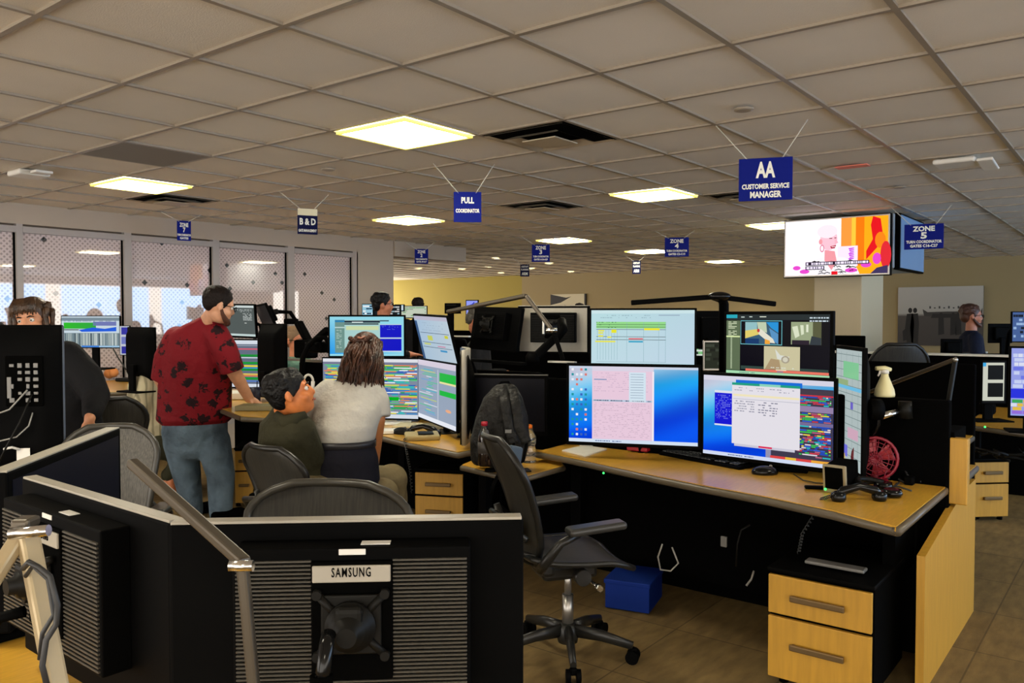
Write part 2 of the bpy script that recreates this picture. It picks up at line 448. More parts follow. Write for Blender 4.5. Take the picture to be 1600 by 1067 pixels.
# further fixtures outside the frame, behind and beside the camera
for k, (x, y) in enumerate([(X0 - 3.5 * T, Y0 + 1.5 * T), (X0 + 1.5 * T, Y0 - 4.5 * T), (X0 - 5.5 * T, Y0 - 4.5 * T), (X0 + 7.5 * T, Y0 - 5.5 * T)]):
    t = copy_tree(l0); t.location = (x, y, H_CEIL - .008)
    t['label'] = 'square ceiling light above and behind the viewer'; t['group'] = 'ceiling lights outside the view'
VENTM = mat('vent_metal', rgb(176, 162, 140), .35)
def vent(cx, cy, label, sc=1.0):
    t = thing('air_vent', label, 'air vent', (cx, cy, H_CEIL - .006))
    MB().box((0, 0, .006), (.58 * sc, .58 * sc, .004)).build('backing', BLKM, t)
    for k, (r, z) in enumerate(((.285, -.004), (.20, -.022), (.12, -.034))):
        mb = MB(); r *= sc
        if k < 2:
            o = [(-r, -r), (r, -r), (r, r), (-r, r)]; q = r - .055 * sc
            i = [(-q, -q), (q, -q), (q, q), (-q, q)]
            for a in range(4):
                b = (a + 1) % 4
                vs = [mb.bm.verts.new((*o[a], z)), mb.bm.verts.new((*o[b], z)), mb.bm.verts.new((*i[b], z + .022)), mb.bm.verts.new((*i[a], z + .022))]
                mb.bm.faces.new(vs)
                vs = [mb.bm.verts.new((*o[a], z + .004)), mb.bm.verts.new((*o[b], z + .004)), mb.bm.verts.new((*i[b], z + .026)), mb.bm.verts.new((*i[a], z + .026))]
                mb.bm.faces.new(vs)
        else: mb.box((0, 0, z + .008), (2 * r, 2 * r, .008), bev=.003)
        mb.build('louvre_ring' if k < 2 else 'centre_plate', VENTM, t)
    return t
cx, cy = cell(862, 214); vent(cx, cy, 'big square air vent with louvres right of the nearest ceiling light')
for (x, y, lab) in ((235, 304, 'dark narrow air vent beside the far left ceiling light'), (800, 322, 'air vent behind the pull coordinator sign'), (1135, 312, 'air vent just left of the AA sign')):
    cx, cy = cell(x, y); vent(cx, cy, lab)
# dusty grey replacement tile
cx, cy = cell(240, 231)
tag(MB().box((cx, cy, H_CEIL + .002), (.58, .58, .01)).build('return_grille', mat('grille_grey', rgb(132, 126, 120), .8, bump=.3, bscale=200)), 'darker grey perforated tile in the left of the ceiling', 'ceiling grille')
for x, y, lab in ((1162, 170, 'round flat sprinkler cover above the AA sign'), (513, 264, 'small round sprinkler cover left of the pull sign'), (1405, 292, 'small ceiling sprinkler right of the lit red sticker'), (1450, 345, 'small sprinkler near the zone 5 sign')):
    p = atz(x, y, H_CEIL)
    tag(MB().lathe((p.x, p.y, H_CEIL - .012), [(.035, 0), (.05, .004), (.052, .012)]).build('sprinkler_cover', TBAR), lab, 'sprinkler')
p = atz(1495, 250, H_CEIL)
t = thing('ceiling_speaker', 'white curved access point on the ceiling at right', 'wireless access point', (p.x, p.y, H_CEIL - .04))
MB().box((0, 0, .02), (.26, .26, .035), bev=.015, seg=3).build('housing', WHT, t)
MB().box((.05, -.18, -.0), (.30, .10, .02), R=Euler((0, .08, 0)).to_matrix(), bev=.008).build('antenna_panel', WHT, t)
p = atz(1332, 259, H_CEIL)
tag(MB().box((p.x, p.y, H_CEIL - .006), (.10, .22, .006)).build('ceiling_sticker', mat('pink_sticker', rgb(228, 120, 100), .5)), 'small pink sticker on a ceiling tile left of the access point', 'sticker')
p = atz(45, 268, H_CEIL)
t = thing('wireless_access_point', 'white wireless access point on the ceiling at the left edge', 'wireless access point', (p.x, p.y, H_CEIL - .03))
MB().box((0, 0, .01), (.22, .22, .04), bev=.015, seg=3).build('housing', WHT, t)
MB().box((.0, -.22, .0), (.12, .10, .02), bev=.006).build('antenna_panel', WHT, t)
# far recessed spots
SPOT = mat('spot_glow', (.8, .7, .4), .5, emit=(1, .86, .5), es=7)
for k, (x, y) in enumerate([(654, 420), (672, 405), (722, 421), (764, 417), (776, 404), (783, 427), (830, 420), (858, 412), (892, 425), (575 + 45, 400)]):
    p = atz(x, y, H_CEIL - .005)
    t = thing('recessed_downlight', 'tiny recessed downlight over the warm lit far corner', 'downlight', (p.x, p.y, H_CEIL - .004), 0, 'recessed downlights of the far corner')
    MB().lathe((0, 0, 0), [(.07, 0), (.075, .006)]).build('lens', SPOT, t); MB().tube([(.085 * math.cos(a * PI / 8), .085 * math.sin(a * PI / 8), 0) for a in range(17)], .008, 6).build('rim', WHT, t)
for y_ in (6.6, 8.2, 10.2, 12.2):      # their light on the far wall
    la = bpy.data.lights.new('downlight', 'SPOT'); la.energy = 130; la.color = (1, .80, .38); la.spot_size = math.radians(110); la.spot_blend = .8; la.shadow_soft_size = .06
    lo = bpy.data.objects.new('downlight', la); COL.objects.link(lo); lo.location = (XW - 1.0, y_, H_CEIL - .03); lo.rotation_euler = (0, 0, 0)
# wall pictures
def photo_canvas(loc, w_, h_, label, kind):
    t = thing('wall_picture', label, 'picture', M=frame(loc, (-1, 0, 0)))
    MB().box((0, .02, 0), (w_, .03, h_)).build('canvas', GRYD, t)
    s = Scr(w_, h_, 0.0)
    if kind == 'plane':
        s.grad(lambda u, v: (186 - 30 * v, 182 - 30 * v, 172 - 30 * v) if v < .5 else (74 - 25 * (v - .5), 68 - 25 * (v - .5), 62 - 20 * (v - .5)), 6, 20)
        s.poly([(.30, .38), (.36, .43), (.60, .42), (.97, .42), (.99, .36), (.99, .50), (.32, .50)], (60, 56, 52), 1)
        s.poly([(.42, .46), (.70, .46), (.96, .52), (.40, .53)], (28, 26, 24), 2)
        for k in range(9): s.rect(.38 + k * .055, .33 + .02 * (k % 2), .40 + k * .055, .37, (60, 58, 56), 2)
        for (cx, sc) in ((.15, 1.0), (.21, 1.06)):
            s.disc(cx, .40, .025, .045, (18, 16, 15), 3); s.poly([(cx - .04, .46), (cx + .035, .45), (cx + .05, .62), (cx + .04, .97), (cx - .035, .97), (cx - .06, .70)], (20, 18, 17), 3)
        s.poly([(.06, .76), (.12, .68), (.13, .90), (.07, .93)], (16, 14, 13), 4)
        for cx in (.52, .66, .72): s.disc(cx, .47, .018, .032, (24, 22, 20), 3); s.poly([(cx - .03, .52), (cx + .03, .52), (cx + .04, .80), (cx - .03, .82)], (26, 24, 22), 3)
    else:
        s.rect(0, 0, 1, 1, (206, 196, 164), 0); s.poly([(0, 0), (.45, .15), (.6, .1), (.3, .35), (0, .45)], (20, 16, 14), 1)
        s.poly([(.1, .8), (.4, .45), (.75, .55), (.8, .8)], (24, 22, 20), 1); s.rect(.2, .82, .8, 1, (190, 160, 220), 2); s.rect(.96, 0, 1, 1, (30, 26, 24), 2)
    o = s.build(t, 1, 'print', 'print')
    m = mat('print_' + kind, (.5, .5, .5), .6); a = m.node_tree.nodes.new('ShaderNodeAttribute'); a.attribute_name = 'Col'
    m.node_tree.links.new(a.outputs['Color'], m.node_tree.nodes['Principled BSDF'].inputs['Base Color'])
    o.data.materials.clear(); o.data.materials.append(m)
a = atX(1404, 494, XW); b = atX(1537, 494, XW)
photo_canvas(((a + b) / 2 + Vector((-.05, 0, 0))), (a - b).length, 1.10, 'large black and white photo of people near a propeller aircraft on the right wall', 'plane')
a = atX(862, 472, XW); b = atX(917, 472, XW)
photo_canvas(((a + b) / 2 + Vector((-.05, 0, -.1))), (a - b).length, .6, 'small black and cream picture on the far wall behind the desk lamp', 'small')
# ------------------------------------------------------------------ television on the column
def tv_painter(s):
    s.grad(lambda u, v: (255, 250 - 10 * v, 255), 4, 4)
    s.rect(.56, 0, 1, 1, (255, 168, 20), 1); s.rect(.56, 0, .66, 1, (250, 150, 60), 2); s.rect(.66, 0, .70, .9, (255, 196, 60), 2)
    s.rect(.70, 0, .78, .85, (255, 120, 10), 2)
    s.poly([(.86, .0), (.93, .05), (.95, .3), (.90, .55), (.80, .75), (.80, .6), (.86, .4), (.84, .15)], (225, 20, 30), 3)
    s.disc(.93, .42, .05, .14, (255, 130, 20), 4)
    s.rect(.53, .5, .72, .86, (250, 225, 250), 3)
    for k in range(7): s.poly([(.63 + .01 * (k % 3), .54 + .03 * k), (.69, .53 + .03 * k), (.68, .55 + .03 * k), (.64, .565 + .03 * k)], (190, 40, 220), 4)
    # seated guest: torso, neck, head
    s.poly([(.14, 1), (.20, .82), (.33, .70), (.42, .66), (.60, .70), (.70, .84), (.74, 1)], (240, 236, 240), 4)
    r = random.Random(4)
    for k in range(30):
        u = .20 + r.random() * .48; v = .74 + r.random() * .24; l = .03 + r.random() * .05
        s.poly([(u, v), (u + l / 2, v - .02), (u + l, v), (u + l, v + .014), (u + l / 2, v - .004), (u, v + .014)], (30, 26, 30), 5)
    s.poly([(.40, .55), (.50, .58), (.52, .76), (.47, .92), (.40, .74)], (235, 150, 160), 5)
    s.disc(.44, .36, .085, .20, (250, 190, 205), 6, 20); s.disc(.425, .22, .10, .12, (252, 228, 236), 7, 20)
    s.poly([(.50, .33), (.535, .43), (.50, .46)], (245, 175, 190), 7); s.disc(.36, .40, .018, .05, (236, 150, 160), 8)
    s.poly([(.455, .49), (.515, .47), (.50, .53), (.465, .53)], (170, 20, 60), 8); s.rect(.47, .495, .505, .505, (255, 240, 240), 9)
    s.rect(.445, .34, .475, .355, (110, 60, 70), 8); s.rect(.495, .335, .515, .35, (110, 60, 70), 8)
    s.disc(.375, .52, .022, .07, (215, 120, 150), 8); s.disc(.375, .52, .014, .05, (252, 235, 240), 9)
    for (u, v, ru, rv) in ((.12, .86, .04, .04), (.2, .93, .05, .04), (.66, .93, .06, .04), (.80, .84, .05, .05), (.90, .74, .04, .10)): s.disc(u, v, ru, rv, (225, 70, 200), 5)
    s.disc(.98, .68, .05, .24, (220, 40, 50), 5); s.poly([(.84, 1), (.90, .90), (1, .86), (1, 1)], (60, 50, 90), 6)
    s.rect(.21, .76, .83, .825, (40, 26, 50), 10); s.rect(.21, .835, .40, .90, (40, 26, 60), 10)
    s.words(.22, .772, .82, 1, .1, (235, 225, 245), 11, .04, .95, .02, r); s.words(.22, .847, .39, 1, .1, (235, 225, 245), 11, .04, .95, .02, r)
    s.rect(.47, .94, .53, 1, (225, 10, 30), 11)
t = thing('television', 'wall television on the column showing a talking guest on an orange set', 'television', M=frame((8.86, 2.63, 2.29), (-1, 0, 0)))
MB().box((0, .05, 0), (1.09, .07, .63), bev=.006).build('housing', BLK, t)
MB().box((0, .012, 0), (1.075, .008, .615), bev=.003).build('bezel', ALU, t)
s_ = Scr(1.045, .585, .006); tv_painter(s_); s_.build(t, 1.15, 'tv')
MB().box((0, .105, 0), (.4, .06, .3)).build('wall_bracket', BLKM, t)
# column box side built as a display; blue daylight put into its colour
t = thing('display', 'bluish display on the side of the column, right of the lit television', 'television', M=frame((9.62, 2.05, 2.33), (0, -1, 0)))
MB().box((0, .02, 0), (1.12, .06, .58), bev=.006).build('housing', BLK, t)
MB().box((0, -.012, 0), (1.08, .006, .54)).build('screen', mat('daylit_box_face', rgb(120, 158, 200), .4), t)

# ------------------------------------------------------------------ hanging signs
SIGNB = mat('sign_blue', rgb(4, 22, 120), .6, spec=.12); LETW = mat('sign_lettering', (.85, .86, .78), .5)
SIGND = mat('sign_navy', rgb(8, 14, 60), .6, spec=.12)
SIGNC = mat('sign_cream', (.8, .74, .5), .5)
STRING = mat('string', (.55, .53, .47), .8)
def sign(x0, y0, x1, y1, ystr, lines, label, m=SIGNB, rot=0, hang=None, cream=False):
    px_w = x1 - x0; dep = (H_CEIL - CZ) * F / (495 - ystr); real_w = px_w * dep / F
    c = at((x0 + x1) / 2, (y0 + y1) / 2, dep); h_ = (y1 - y0) / F * dep
    nrm = (Vector((0, 0, CZ)) - c); nrm.z = 0; nrm.normalize()
    nrm = Matrix.Rotation(rot, 3, 'Z') @ nrm
    t = thing('hanging_sign', label, 'sign', M=frame(c, nrm))
    MB().box((0, 0, 0), (real_w, .006, h_), bev=.0025).build('panel', m, t)
    lettering([(b, sz * h_, cx * real_w, cz * h_, wd * real_w if wd else None) for b, sz, cx, cz, wd in lines], LETW, t, -.0036)
    if cream:
        MB().box((0, -.004, h_ * .36), (real_w * .98, .003, h_ * .26)).build('cream_header', SIGNC, t)  # cream band along the top, the sign's own colour
    top = H_CEIL - c.z
    for sx, dx in ((-.33, -.16), (.30, .12)):
        MB().tube([(sx * real_w, 0, h_ / 2 - .01), (sx * real_w + dx * 1.1, 0, top)], .0018 + dep * .0003, 5).build('string', STRING, t)
    return t
sign(1156, 247, 1236, 313, 193, [('AA', .50, 0, .20, .36), ('CUSTOMER SERVICE', .155, 0, -.17, .88), ('MANAGER', .20, 0, -.365, .58)], 'large blue AA customer service manager sign on strings')
sign(709, 300, 752, 347, 257, [('PULL', .27, 0, .21, .46), ('COORDINATOR', .17, 0, -.13, .86)], 'blue pull coordinator sign on two strings')
sign(1416, 350, 1471, 389, 322, [('ZONE', .27, 0, .30, .56), ('5', .34, 0, .03, .16), ('TURN COORDINATOR', .15, 0, -.21, .90), ('GATES C16-C27', .15, 0, -.375, .70)], 'blue zone 5 sign hanging right of the television')
sign(1039, 371, 1076, 401, 360, [('ZONE', .26, 0, .30, .56), ('4', .32, 0, .05, .16), ('TURN COORDINATOR', .14, 0, -.20, .86), ('GATES C2-C15', .14, 0, -.37, .70)], 'blue zone 4 sign hanging over the far desks')
sign(831, 382, 859, 409, 370, [('ZONE', .27, 0, .30, .58), ('3', .32, 0, .05, .16), ('TURN COORDINATOR', .14, 0, -.20, .86), ('GATES A18-A29', .14, 0, -.37, .76)], 'blue zone 3 sign under the thin ceiling light')
sign(648, 389, 669, 412, 378, [('ZONE', .27, 0, .30, .58), ('2', .32, 0, .05, .16), ('TURN COORDINATOR', .14, 0, -.20, .86), ('GATES A9-A17', .14, 0, -.37, .76)], 'small blue zone 2 sign near the end of the soffit')
sign(277, 345, 298, 376, 334, [('ZONE', .27, 0, .28, .62), ('7', .32, 0, .03, .18), ('TURN COORDINATOR', .14, 0, -.22, .96), ('GATES', .14, 0, -.38, .60)], 'narrow blue zone 7 sign before the patterned windows', rot=.25)
sign(465, 326, 496, 366, 303, [('TERMINAL', .20, 0, .36, .84), ('B & D', .34, 0, -.02, .80), ('GATE MANAGEMENT', .14, 0, -.36, .90)], 'blue B & D sign with a pale lit top edge', SIGND, .2, cream=True)
sign(813, 413, 827, 432, 402, [('ASSISTANT', .2, 0, .30, .8), ('PLANNING', .2, 0, .06, .8), ('ARM', .32, 0, -.28, .66)], 'tiny navy sign hanging lower left of the zone 3 sign', SIGND)
sign(988, 407, 1001, 428, 397, [('ASSISTANT', .2, 0, .30, .8), ('PLANNING', .2, 0, .06, .8), ('ARM', .32, 0, -.28, .66)], 'tiny navy sign under a thin far ceiling light', SIGND)

# ------------------------------------------------------------------ monitors
def quad_frame(TL, TR, BR, BL, H, back=False, dep=None, vert=True):
    """real placement of a screen of height H from its four outline points; a taller side is a nearer side"""
    hl = BL[1] - TL[1]; hr = BR[1] - TR[1]
    dl, dr = (H * F / hl, H * F / hr) if dep is None else dep
    tl, tr, br, bl = at(*TL, dl), at(*TR, dr), at(*BR, dr), at(*BL, dl)
    c = (tl + tr + br + bl) / 4
    ux = ((tr - tl) + (br - bl)) / 2; w_ = ux.length
    up = ((tl - bl) + (tr - br)) / 2; h_ = up.length
    if vert: up = Vector((0, 0, 1)); ux.z = 0; w_ = ux.length
    if back: ux = -ux
    ux.normalize(); up = (up - ux * up.dot(ux)).normalized()
    y = up.cross(ux)
    M = Matrix((ux, y, up)).transposed().to_4x4(); M.translation = c
    return M, w_, h_
def monitor(M, w_, h_, label, painter=None, strength=.95, bez=.016, chin=None, depth=.045, rear='smooth', stand='none', group=None, key='std', bezm=None, name='computer_monitor', standh=.2):
    t = thing(name, label, 'monitor', M=M, group=group)
    bezm = bezm or BLK
    chin = bez * 1.3 if chin is None else chin
    MB().box((0, 0, 0), (w_, .022, h_), bev=.004).build('bezel', bezm, t)
    s = Scr(w_ - 2 * bez, h_ - bez - chin, -.0115)
    off = (chin - bez) / 2
    if painter: painter(s); o = s.build(t, strength, key); o.location = (0, 0, off)
    else: MB().box((0, -.0115, off), (w_ - 2 * bez, .001, h_ - bez - chin)).build('screen', mat('screen_off', (.004, .004, .007), .35, spec=.1), t)
    if rear == 'smooth':
        mb = MB()
        def sh(u, v):
            a = (u - .5) * 2; b = (v - .5) * 2
            k = min(1, (1 - abs(a)) * 3.2) * min(1, (1 - abs(b)) * 3.2)
            return (a * w_ * .485, .0105 + depth * .8 * (k ** .7), b * h_ * .485)
        mb.surf(sh, 18, 14).build('back_cover', BLK, t)
    elif rear == 'box':
        MB().box((0, .03, 0), (w_ * .66, .05, h_ * .66), bev=.01).build('back_cover', BLK, t)
    # arm or stand behind
    if stand == 'arm':
        mb = MB(); mb.box((0, depth + .012, 0), (.11, .012, .11), bev=.003); mb.cyl((0, depth + .01, 0), (0, depth + .07, -.01), .025, 14)
        mb.build('mount_plate', GRYD, t)
        MB().tube([(0, depth + .06, -.01), (.02, depth + .16, -.06), (.02, depth + .2, -h_ * .5 - standh)], .018, 10).build('support_arm', BLK, t)
    elif stand == 'foot':
        MB().box((0, depth + .02, -h_ * .35 - standh / 2), (.07, .03, h_ * .3 + standh), bev=.006).build('stand_neck', BLK, t)
        MB().box((0, .05, -h_ / 2 - standh + .008), (.28, .2, .014), bev=.006).build('stand_base', BLK, t)
    return t
B1 = (0, 90, 235); B2 = (30, 175, 240)
def wallpaper(u, v):
    a = v * 1.3 + (u - .5) * .55 * math.sin(2.2 * v + .6)
    k = max(0, min(1, a * .95 + .02))
    top = (196, 208, 228); mid = (30, 168, 240); low = (0, 74, 232)
    if k < .4: f = k / .4; c = [top[i] * (1 - f) + mid[i] * f for i in range(3)]
    else: f = (k - .4) / .6; c = [mid[i] * (1 - f) + low[i] * f for i in range(3)]
    g = 14 * math.sin(9 * a + 3 * u)
    return [c[0], c[1] + g, min(250, c[2] + g)]
def taskbar(s, col=(214, 228, 244), L=6):
    s.rect(0, .955, 1, 1, col, L); s.words(.20, .972, .42, 1, .1, (90, 110, 160), L + 1, .012, .8, .012, random.Random(1))
def p_left(s):
    r = random.Random(2)
    s.grad(wallpaper, 30, 18); s.rect(0, 0, 1, .03, (205, 215, 235), 1)
    s.rect(.185, .03, .665, .955, (236, 205, 224), 2); s.rect(.185, .0, .665, .06, (222, 214, 232), 3); s.rect(.655, .06, .668, .955, (250, 240, 248), 3)
    s.words(.20, .085, .62, 10, .026, (196, 170, 196), 4, .006, .42, .012, r)
    s.rect(.20, .165, .30, .178, (120, 150, 190), 4); s.rect(.19, .435, .655, .458, (186, 206, 226), 4); s.words(.20, .440, .64, 1, .1, (60, 70, 100), 5, .012, .9, .012, r)
    s.words(.20, .48, .64, 20, .0228, (204, 176, 196), 4, .007, .5, .014, r)
    s.rect(.475, .07, .605, .46, (214, 232, 244), 5)
    for k in range(10): s.rect(.487, .095 + k * .034, .587, .101 + k * .034, (140, 156, 176), 6)
    for i in range(4):
        for j in range(14):
            if r.random() < .8: s.rect(.02 + i * .035, .03 + j * .066, .038 + i * .035, .06 + j * .066, r.choice([(235, 240, 250), (60, 100, 190), (225, 120, 110), (30, 150, 160), (245, 245, 250)]), 3)
    taskbar(s)
def p_right(s):
    r = random.Random(3)
    s.grad(wallpaper, 30, 18); s.rect(0, 0, 1, .06, (218, 216, 232), 1)
    s.rect(.095, .19, .26, .62, (20, 22, 214), 3); s.rect(.095, .185, .26, .215, (225, 228, 240), 4); s.rect(.095, .605, .26, .625, (225, 228, 240), 4)
    for k in range(14): s.words(.105, .24 + .022 * k, .25, 1, .02, (120, 130, 240), 4, .010, .5, .008, r)
    # coloured schedule at right and bottom
    s.rect(.55, .10, 1, .96, (64, 58, 78), 2); s.rect(.74, .12, 1, .17, (70, 60, 74), 3); s.rect(.74, .30, 1, .37, (150, 130, 170), 3); s.rect(.74, .49, 1, .53, (120, 108, 150), 3)
    cols = [(30, 80, 200), (220, 60, 80), (60, 200, 90), (240, 220, 80), (40, 190, 200), (230, 220, 230), (50, 100, 220), (190, 100, 130)]
    s.bars(.735, .17, .985, .30, 7, cols, 4, .8, .05, .3, .3, r); s.bars(.735, .38, .985, .49, 6, cols, 4, .8, .05, .3, .3, r)
    s.bars(.735, .53, .985, .62, 4, cols, 4, .8, .05, .35, .3, r); s.bars(.735, .63, .985, .84, 11, cols, 4, .85, .04, .2, .25, r)
    s.rect(.735, .17, 1, .185, (215, 50, 70), 5); s.bars(.62, .84, .985, .90, 3, cols, 4, .4, .05, .3, .3, r)
    s.rect(.51, .845, .55, .955, (150, 150, 180), 4); s.rect(.545, .925, 1, .955, (225, 70, 70), 5); s.rect(.66, .925, .74, .955, (240, 190, 60), 6); s.rect(.85, .925, 1, .955, (240, 170, 60), 6)
    # white spreadsheet window with a green title, blue one behind it
    s.rect(.27, .04, .78, .10, (20, 110, 220), 4); s.rect(.26, .16, .73, .86, (206, 204, 220), 5)
    s.rect(.24, .075, .765, .105, (26, 160, 130), 7); s.rect(.24, .10, .765, .83, (232, 228, 236), 6)
    s.rect(.46, .075, .62, .105, (140, 215, 190), 8); s.rect(.25, .215, .76, .24, (244, 232, 190), 7); s.rect(.25, .27, .76, .277, (190, 190, 205), 7)
    s.words(.26, .13, .73, 2, .03, (160, 160, 176), 7, .010, .4, .012, r)
    s.words(.26, .295, .42, 5, .03, (150, 150, 168), 7, .012, .65, .012, r); s.words(.45, .295, .60, 6, .03, (130, 130, 150), 7, .012, .65, .02, r)
    s.rect(.455, .83, .56, .85, (225, 30, 80), 8)
    taskbar(s, (212, 222, 246), 9)
def p_sheet(s):
    r = random.Random(5)
    s.grad(lambda u, v: (186 + 10 * v, 224 - 8 * u, 228 + 6 * v), 8, 6)
    s.rect(0, 0, 1, .06, (206, 232, 236), 1); s.words(.08, .09, .6, 2, .04, (150, 178, 190), 2, .012, .5, .016, r); s.rect(.66, .085, .86, .10, (150, 170, 190), 2)
    s.rect(.05, .21, .73, .33, (150, 222, 140), 2)
    for v in (.255, .30, .345, .475, .53): s.rect(.05, v, .73, v + .008, (56, 66, 66), 3)
    s.rect(.52, .325, .67, .36, (244, 232, 30), 4)
    for (u, v, w2) in ((.07, .36, .06), (.20, .355, .045), (.07, .40, .05), (.07, .455, .05), (.16, .475, .04), (.04, .555, .20)): s.rect(u, v, u + w2, v + .026, (236, 232, 70), 4)
    s.rect(.20, .35, .25, .41, (236, 232, 40), 4); s.rect(.37, .505, .51, .525, (236, 80, 90), 4); s.rect(.37, .555, .51, .58, (30, 160, 200), 4)
    for k in range(8): s.rect(.06 + k * .028, .36, .0625 + k * .028, .9, (130, 172, 180), 2)
    for u in (.35, .515, .66, .725): s.rect(u, .22, u + .003, .93, (140, 178, 186), 3)
    s.words(.05, .215, .25, 3, .045, (40, 90, 60), 4, .01, .5, .01, r)
    s.rect(.05, .93, .73, .936, (150, 180, 186), 3); taskbar(s, (190, 226, 236))
def p_cctv(s):
    r = random.Random(6)
    s.rect(0, 0, 1, 1, (14, 12, 22), 0); s.rect(0, 0, 1, .09, (40, 48, 50), 1); s.rect(0, 0, .115, .06, (40, 170, 190), 2)
    s.rect(.155, .035, .19, .05, (210, 225, 220), 2); s.rect(.24, .03, .27, .045, (210, 225, 220), 2); s.rect(.345, .03, .41, .045, (225, 230, 215), 2)
    s.words(.82, .045, .99, 2, .05, (210, 225, 235), 2, .02, .85, .02, r)
    s.rect(0, .10, .145, .94, (96, 112, 84), 1); s.words(.02, .12, .11, 10, .026, (215, 225, 190), 2, .012, .8, .06, r)
    for k in range(26): s.rect(.045, .38 + k * .021, .062, .392 + k * .021, (190, 205, 170), 2)
    s.rect(0, .36, .145, .385, (215, 232, 170), 3)
    # camera view 1
    s.rect(.15, .10, .565, .50, (120, 205, 215), 1); s.rect(.155, .11, .56, .49, (16, 14, 20), 2)
    s.rect(.20, .125, .53, .485, (60, 96, 120), 3); s.rect(.20, .125, .32, .27, (150, 196, 200), 4); s.poly([(.20, .27), (.33, .24), (.34, .33), (.20, .40)], (230, 210, 110), 5)
    s.poly([(.32, .125), (.41, .125), (.42, .30), (.33, .26)], (196, 210, 180), 4); s.poly([(.41, .125), (.53, .125), (.53, .30), (.46, .22)], (40, 150, 220), 4); s.poly([(.44, .22), (.53, .32), (.53, .485), (.47, .42)], (90, 150, 200), 5)
    s.poly([(.33, .25), (.36, .24), (.48, .40), (.50, .47), (.44, .46), (.34, .33)], (232, 228, 210), 6); s.disc(.335, .265, .014, .03, (200, 60, 60), 7); s.poly([(.40, .40), (.45, .43), (.45, .485), (.40, .485)], (245, 170, 60), 7)
    s.rect(.20, .40, .34, .485, (24, 60, 110), 4)
    # camera view 2
    s.rect(.575, .10, .99, .50, (16, 14, 20), 1); s.rect(.65, .12, .925, .48, (156, 168, 132), 2); s.poly([(.66, .20), (.71, .18), (.73, .34), (.69, .38)], (222, 230, 200), 3); s.poly([(.735, .17), (.765, .17), (.77, .31), (.745, .33)], (222, 230, 200), 3); s.rect(.79, .16, .81, .28, (230, 236, 210), 3)
    s.poly([(.85, .12), (.925, .12), (.925, .40), (.85, .36)], (90, 92, 64), 3); s.poly([(.84, .34), (.925, .37), (.925, .48), (.82, .48)], (52, 60, 66), 4); s.rect(.66, .41, .82, .48, (44, 34, 46), 4)
    # camera view 3
    s.rect(.39, .52, .735, .90, (206, 198, 160), 2); s.poly([(.40, .90), (.46, .72), (.54, .74), (.56, .90)], (176, 152, 116), 3); s.poly([(.50, .56), (.55, .66), (.64, .68), (.60, .76), (.52, .72)], (222, 224, 214), 4); s.disc(.60, .73, .04, .06, (170, 160, 140), 5); s.disc(.60, .73, .025, .04, (214, 210, 190), 6)
    s.rect(.155, .86, .99, .92, (52, 72, 66), 1); s.words(.46, .86, .68, 1, .1, (225, 230, 215), 7, .014, .8, .012, r); s.rect(.51, .895, .61, .91, (235, 232, 200), 8)
    s.rect(.205, .905, .995, .945, (240, 120, 100), 3); s.rect(.52, .925, .58, .937, (70, 150, 190), 4)
    s.rect(0, .95, 1, 1, (170, 226, 180), 3); s.words(.14, .968, .30, 1, .1, (90, 120, 120), 4, .012, .8, .012, r)
def p_sched(seed, tint=0.0, head=True):
    def f(s):
        r = random.Random(seed)
        g = lambda c: tuple(int(x * (1 - tint) + (170, 178, 190)[i] * tint) for i, x in enumerate(c))
        s.rect(0, 0, 1, 1, g((128, 140, 160)), 0)
        cols = [g(c) for c in [(20, 90, 190), (10, 170, 60), (30, 190, 190), (236, 226, 60), (240, 245, 250), (20, 130, 210), (235, 130, 70), (90, 200, 130)]]
        s.bars(.01, .10, .99, .93, 40, cols, 2, .85, .03, .22, .2, r)
        s.rect(.25, .60, .55, .68, g((0, 178, 30)), 3); s.rect(.05, .64, .80, .70, g((0, 178, 30)), 3); s.rect(.35, .76, .62, .80, g((245, 130, 80)), 3)
        s.rect(0, 0, 1, .055, (224, 226, 232), 4); s.rect(0, .055, 1, .10, g((120, 124, 150)), 4); s.rect(0, .935, 1, 1, (214, 222, 232), 4)
    return f
def p_sched_wide(s):
    r = random.Random(9)
    s.rect(0, 0, 1, 1, (150, 164, 186), 0)
    for i in range(26): s.rect(.02 + r.random() * .3, .14 + i * .029, .35 + r.random() * .2, .155 + i * .029, r.choice([(90, 190, 150), (70, 180, 200), (190, 206, 120), (210, 216, 226), (110, 160, 210)]), 2)
    s.rect(.55, .12, .565, .93, (206, 212, 222), 3); s.rect(.60, .16, 1, .30, (20, 184, 60), 3); s.rect(.60, .44, 1, .52, (20, 184, 60), 3); s.rect(.60, .30, 1, .33, (236, 226, 160), 3)
    s.disc(.82, .74, .07, .025, (236, 170, 130), 3)
    s.rect(0, 0, 1, .09, (216, 206, 222), 4); s.rect(0, .93, 1, 1, (232, 236, 246), 4)
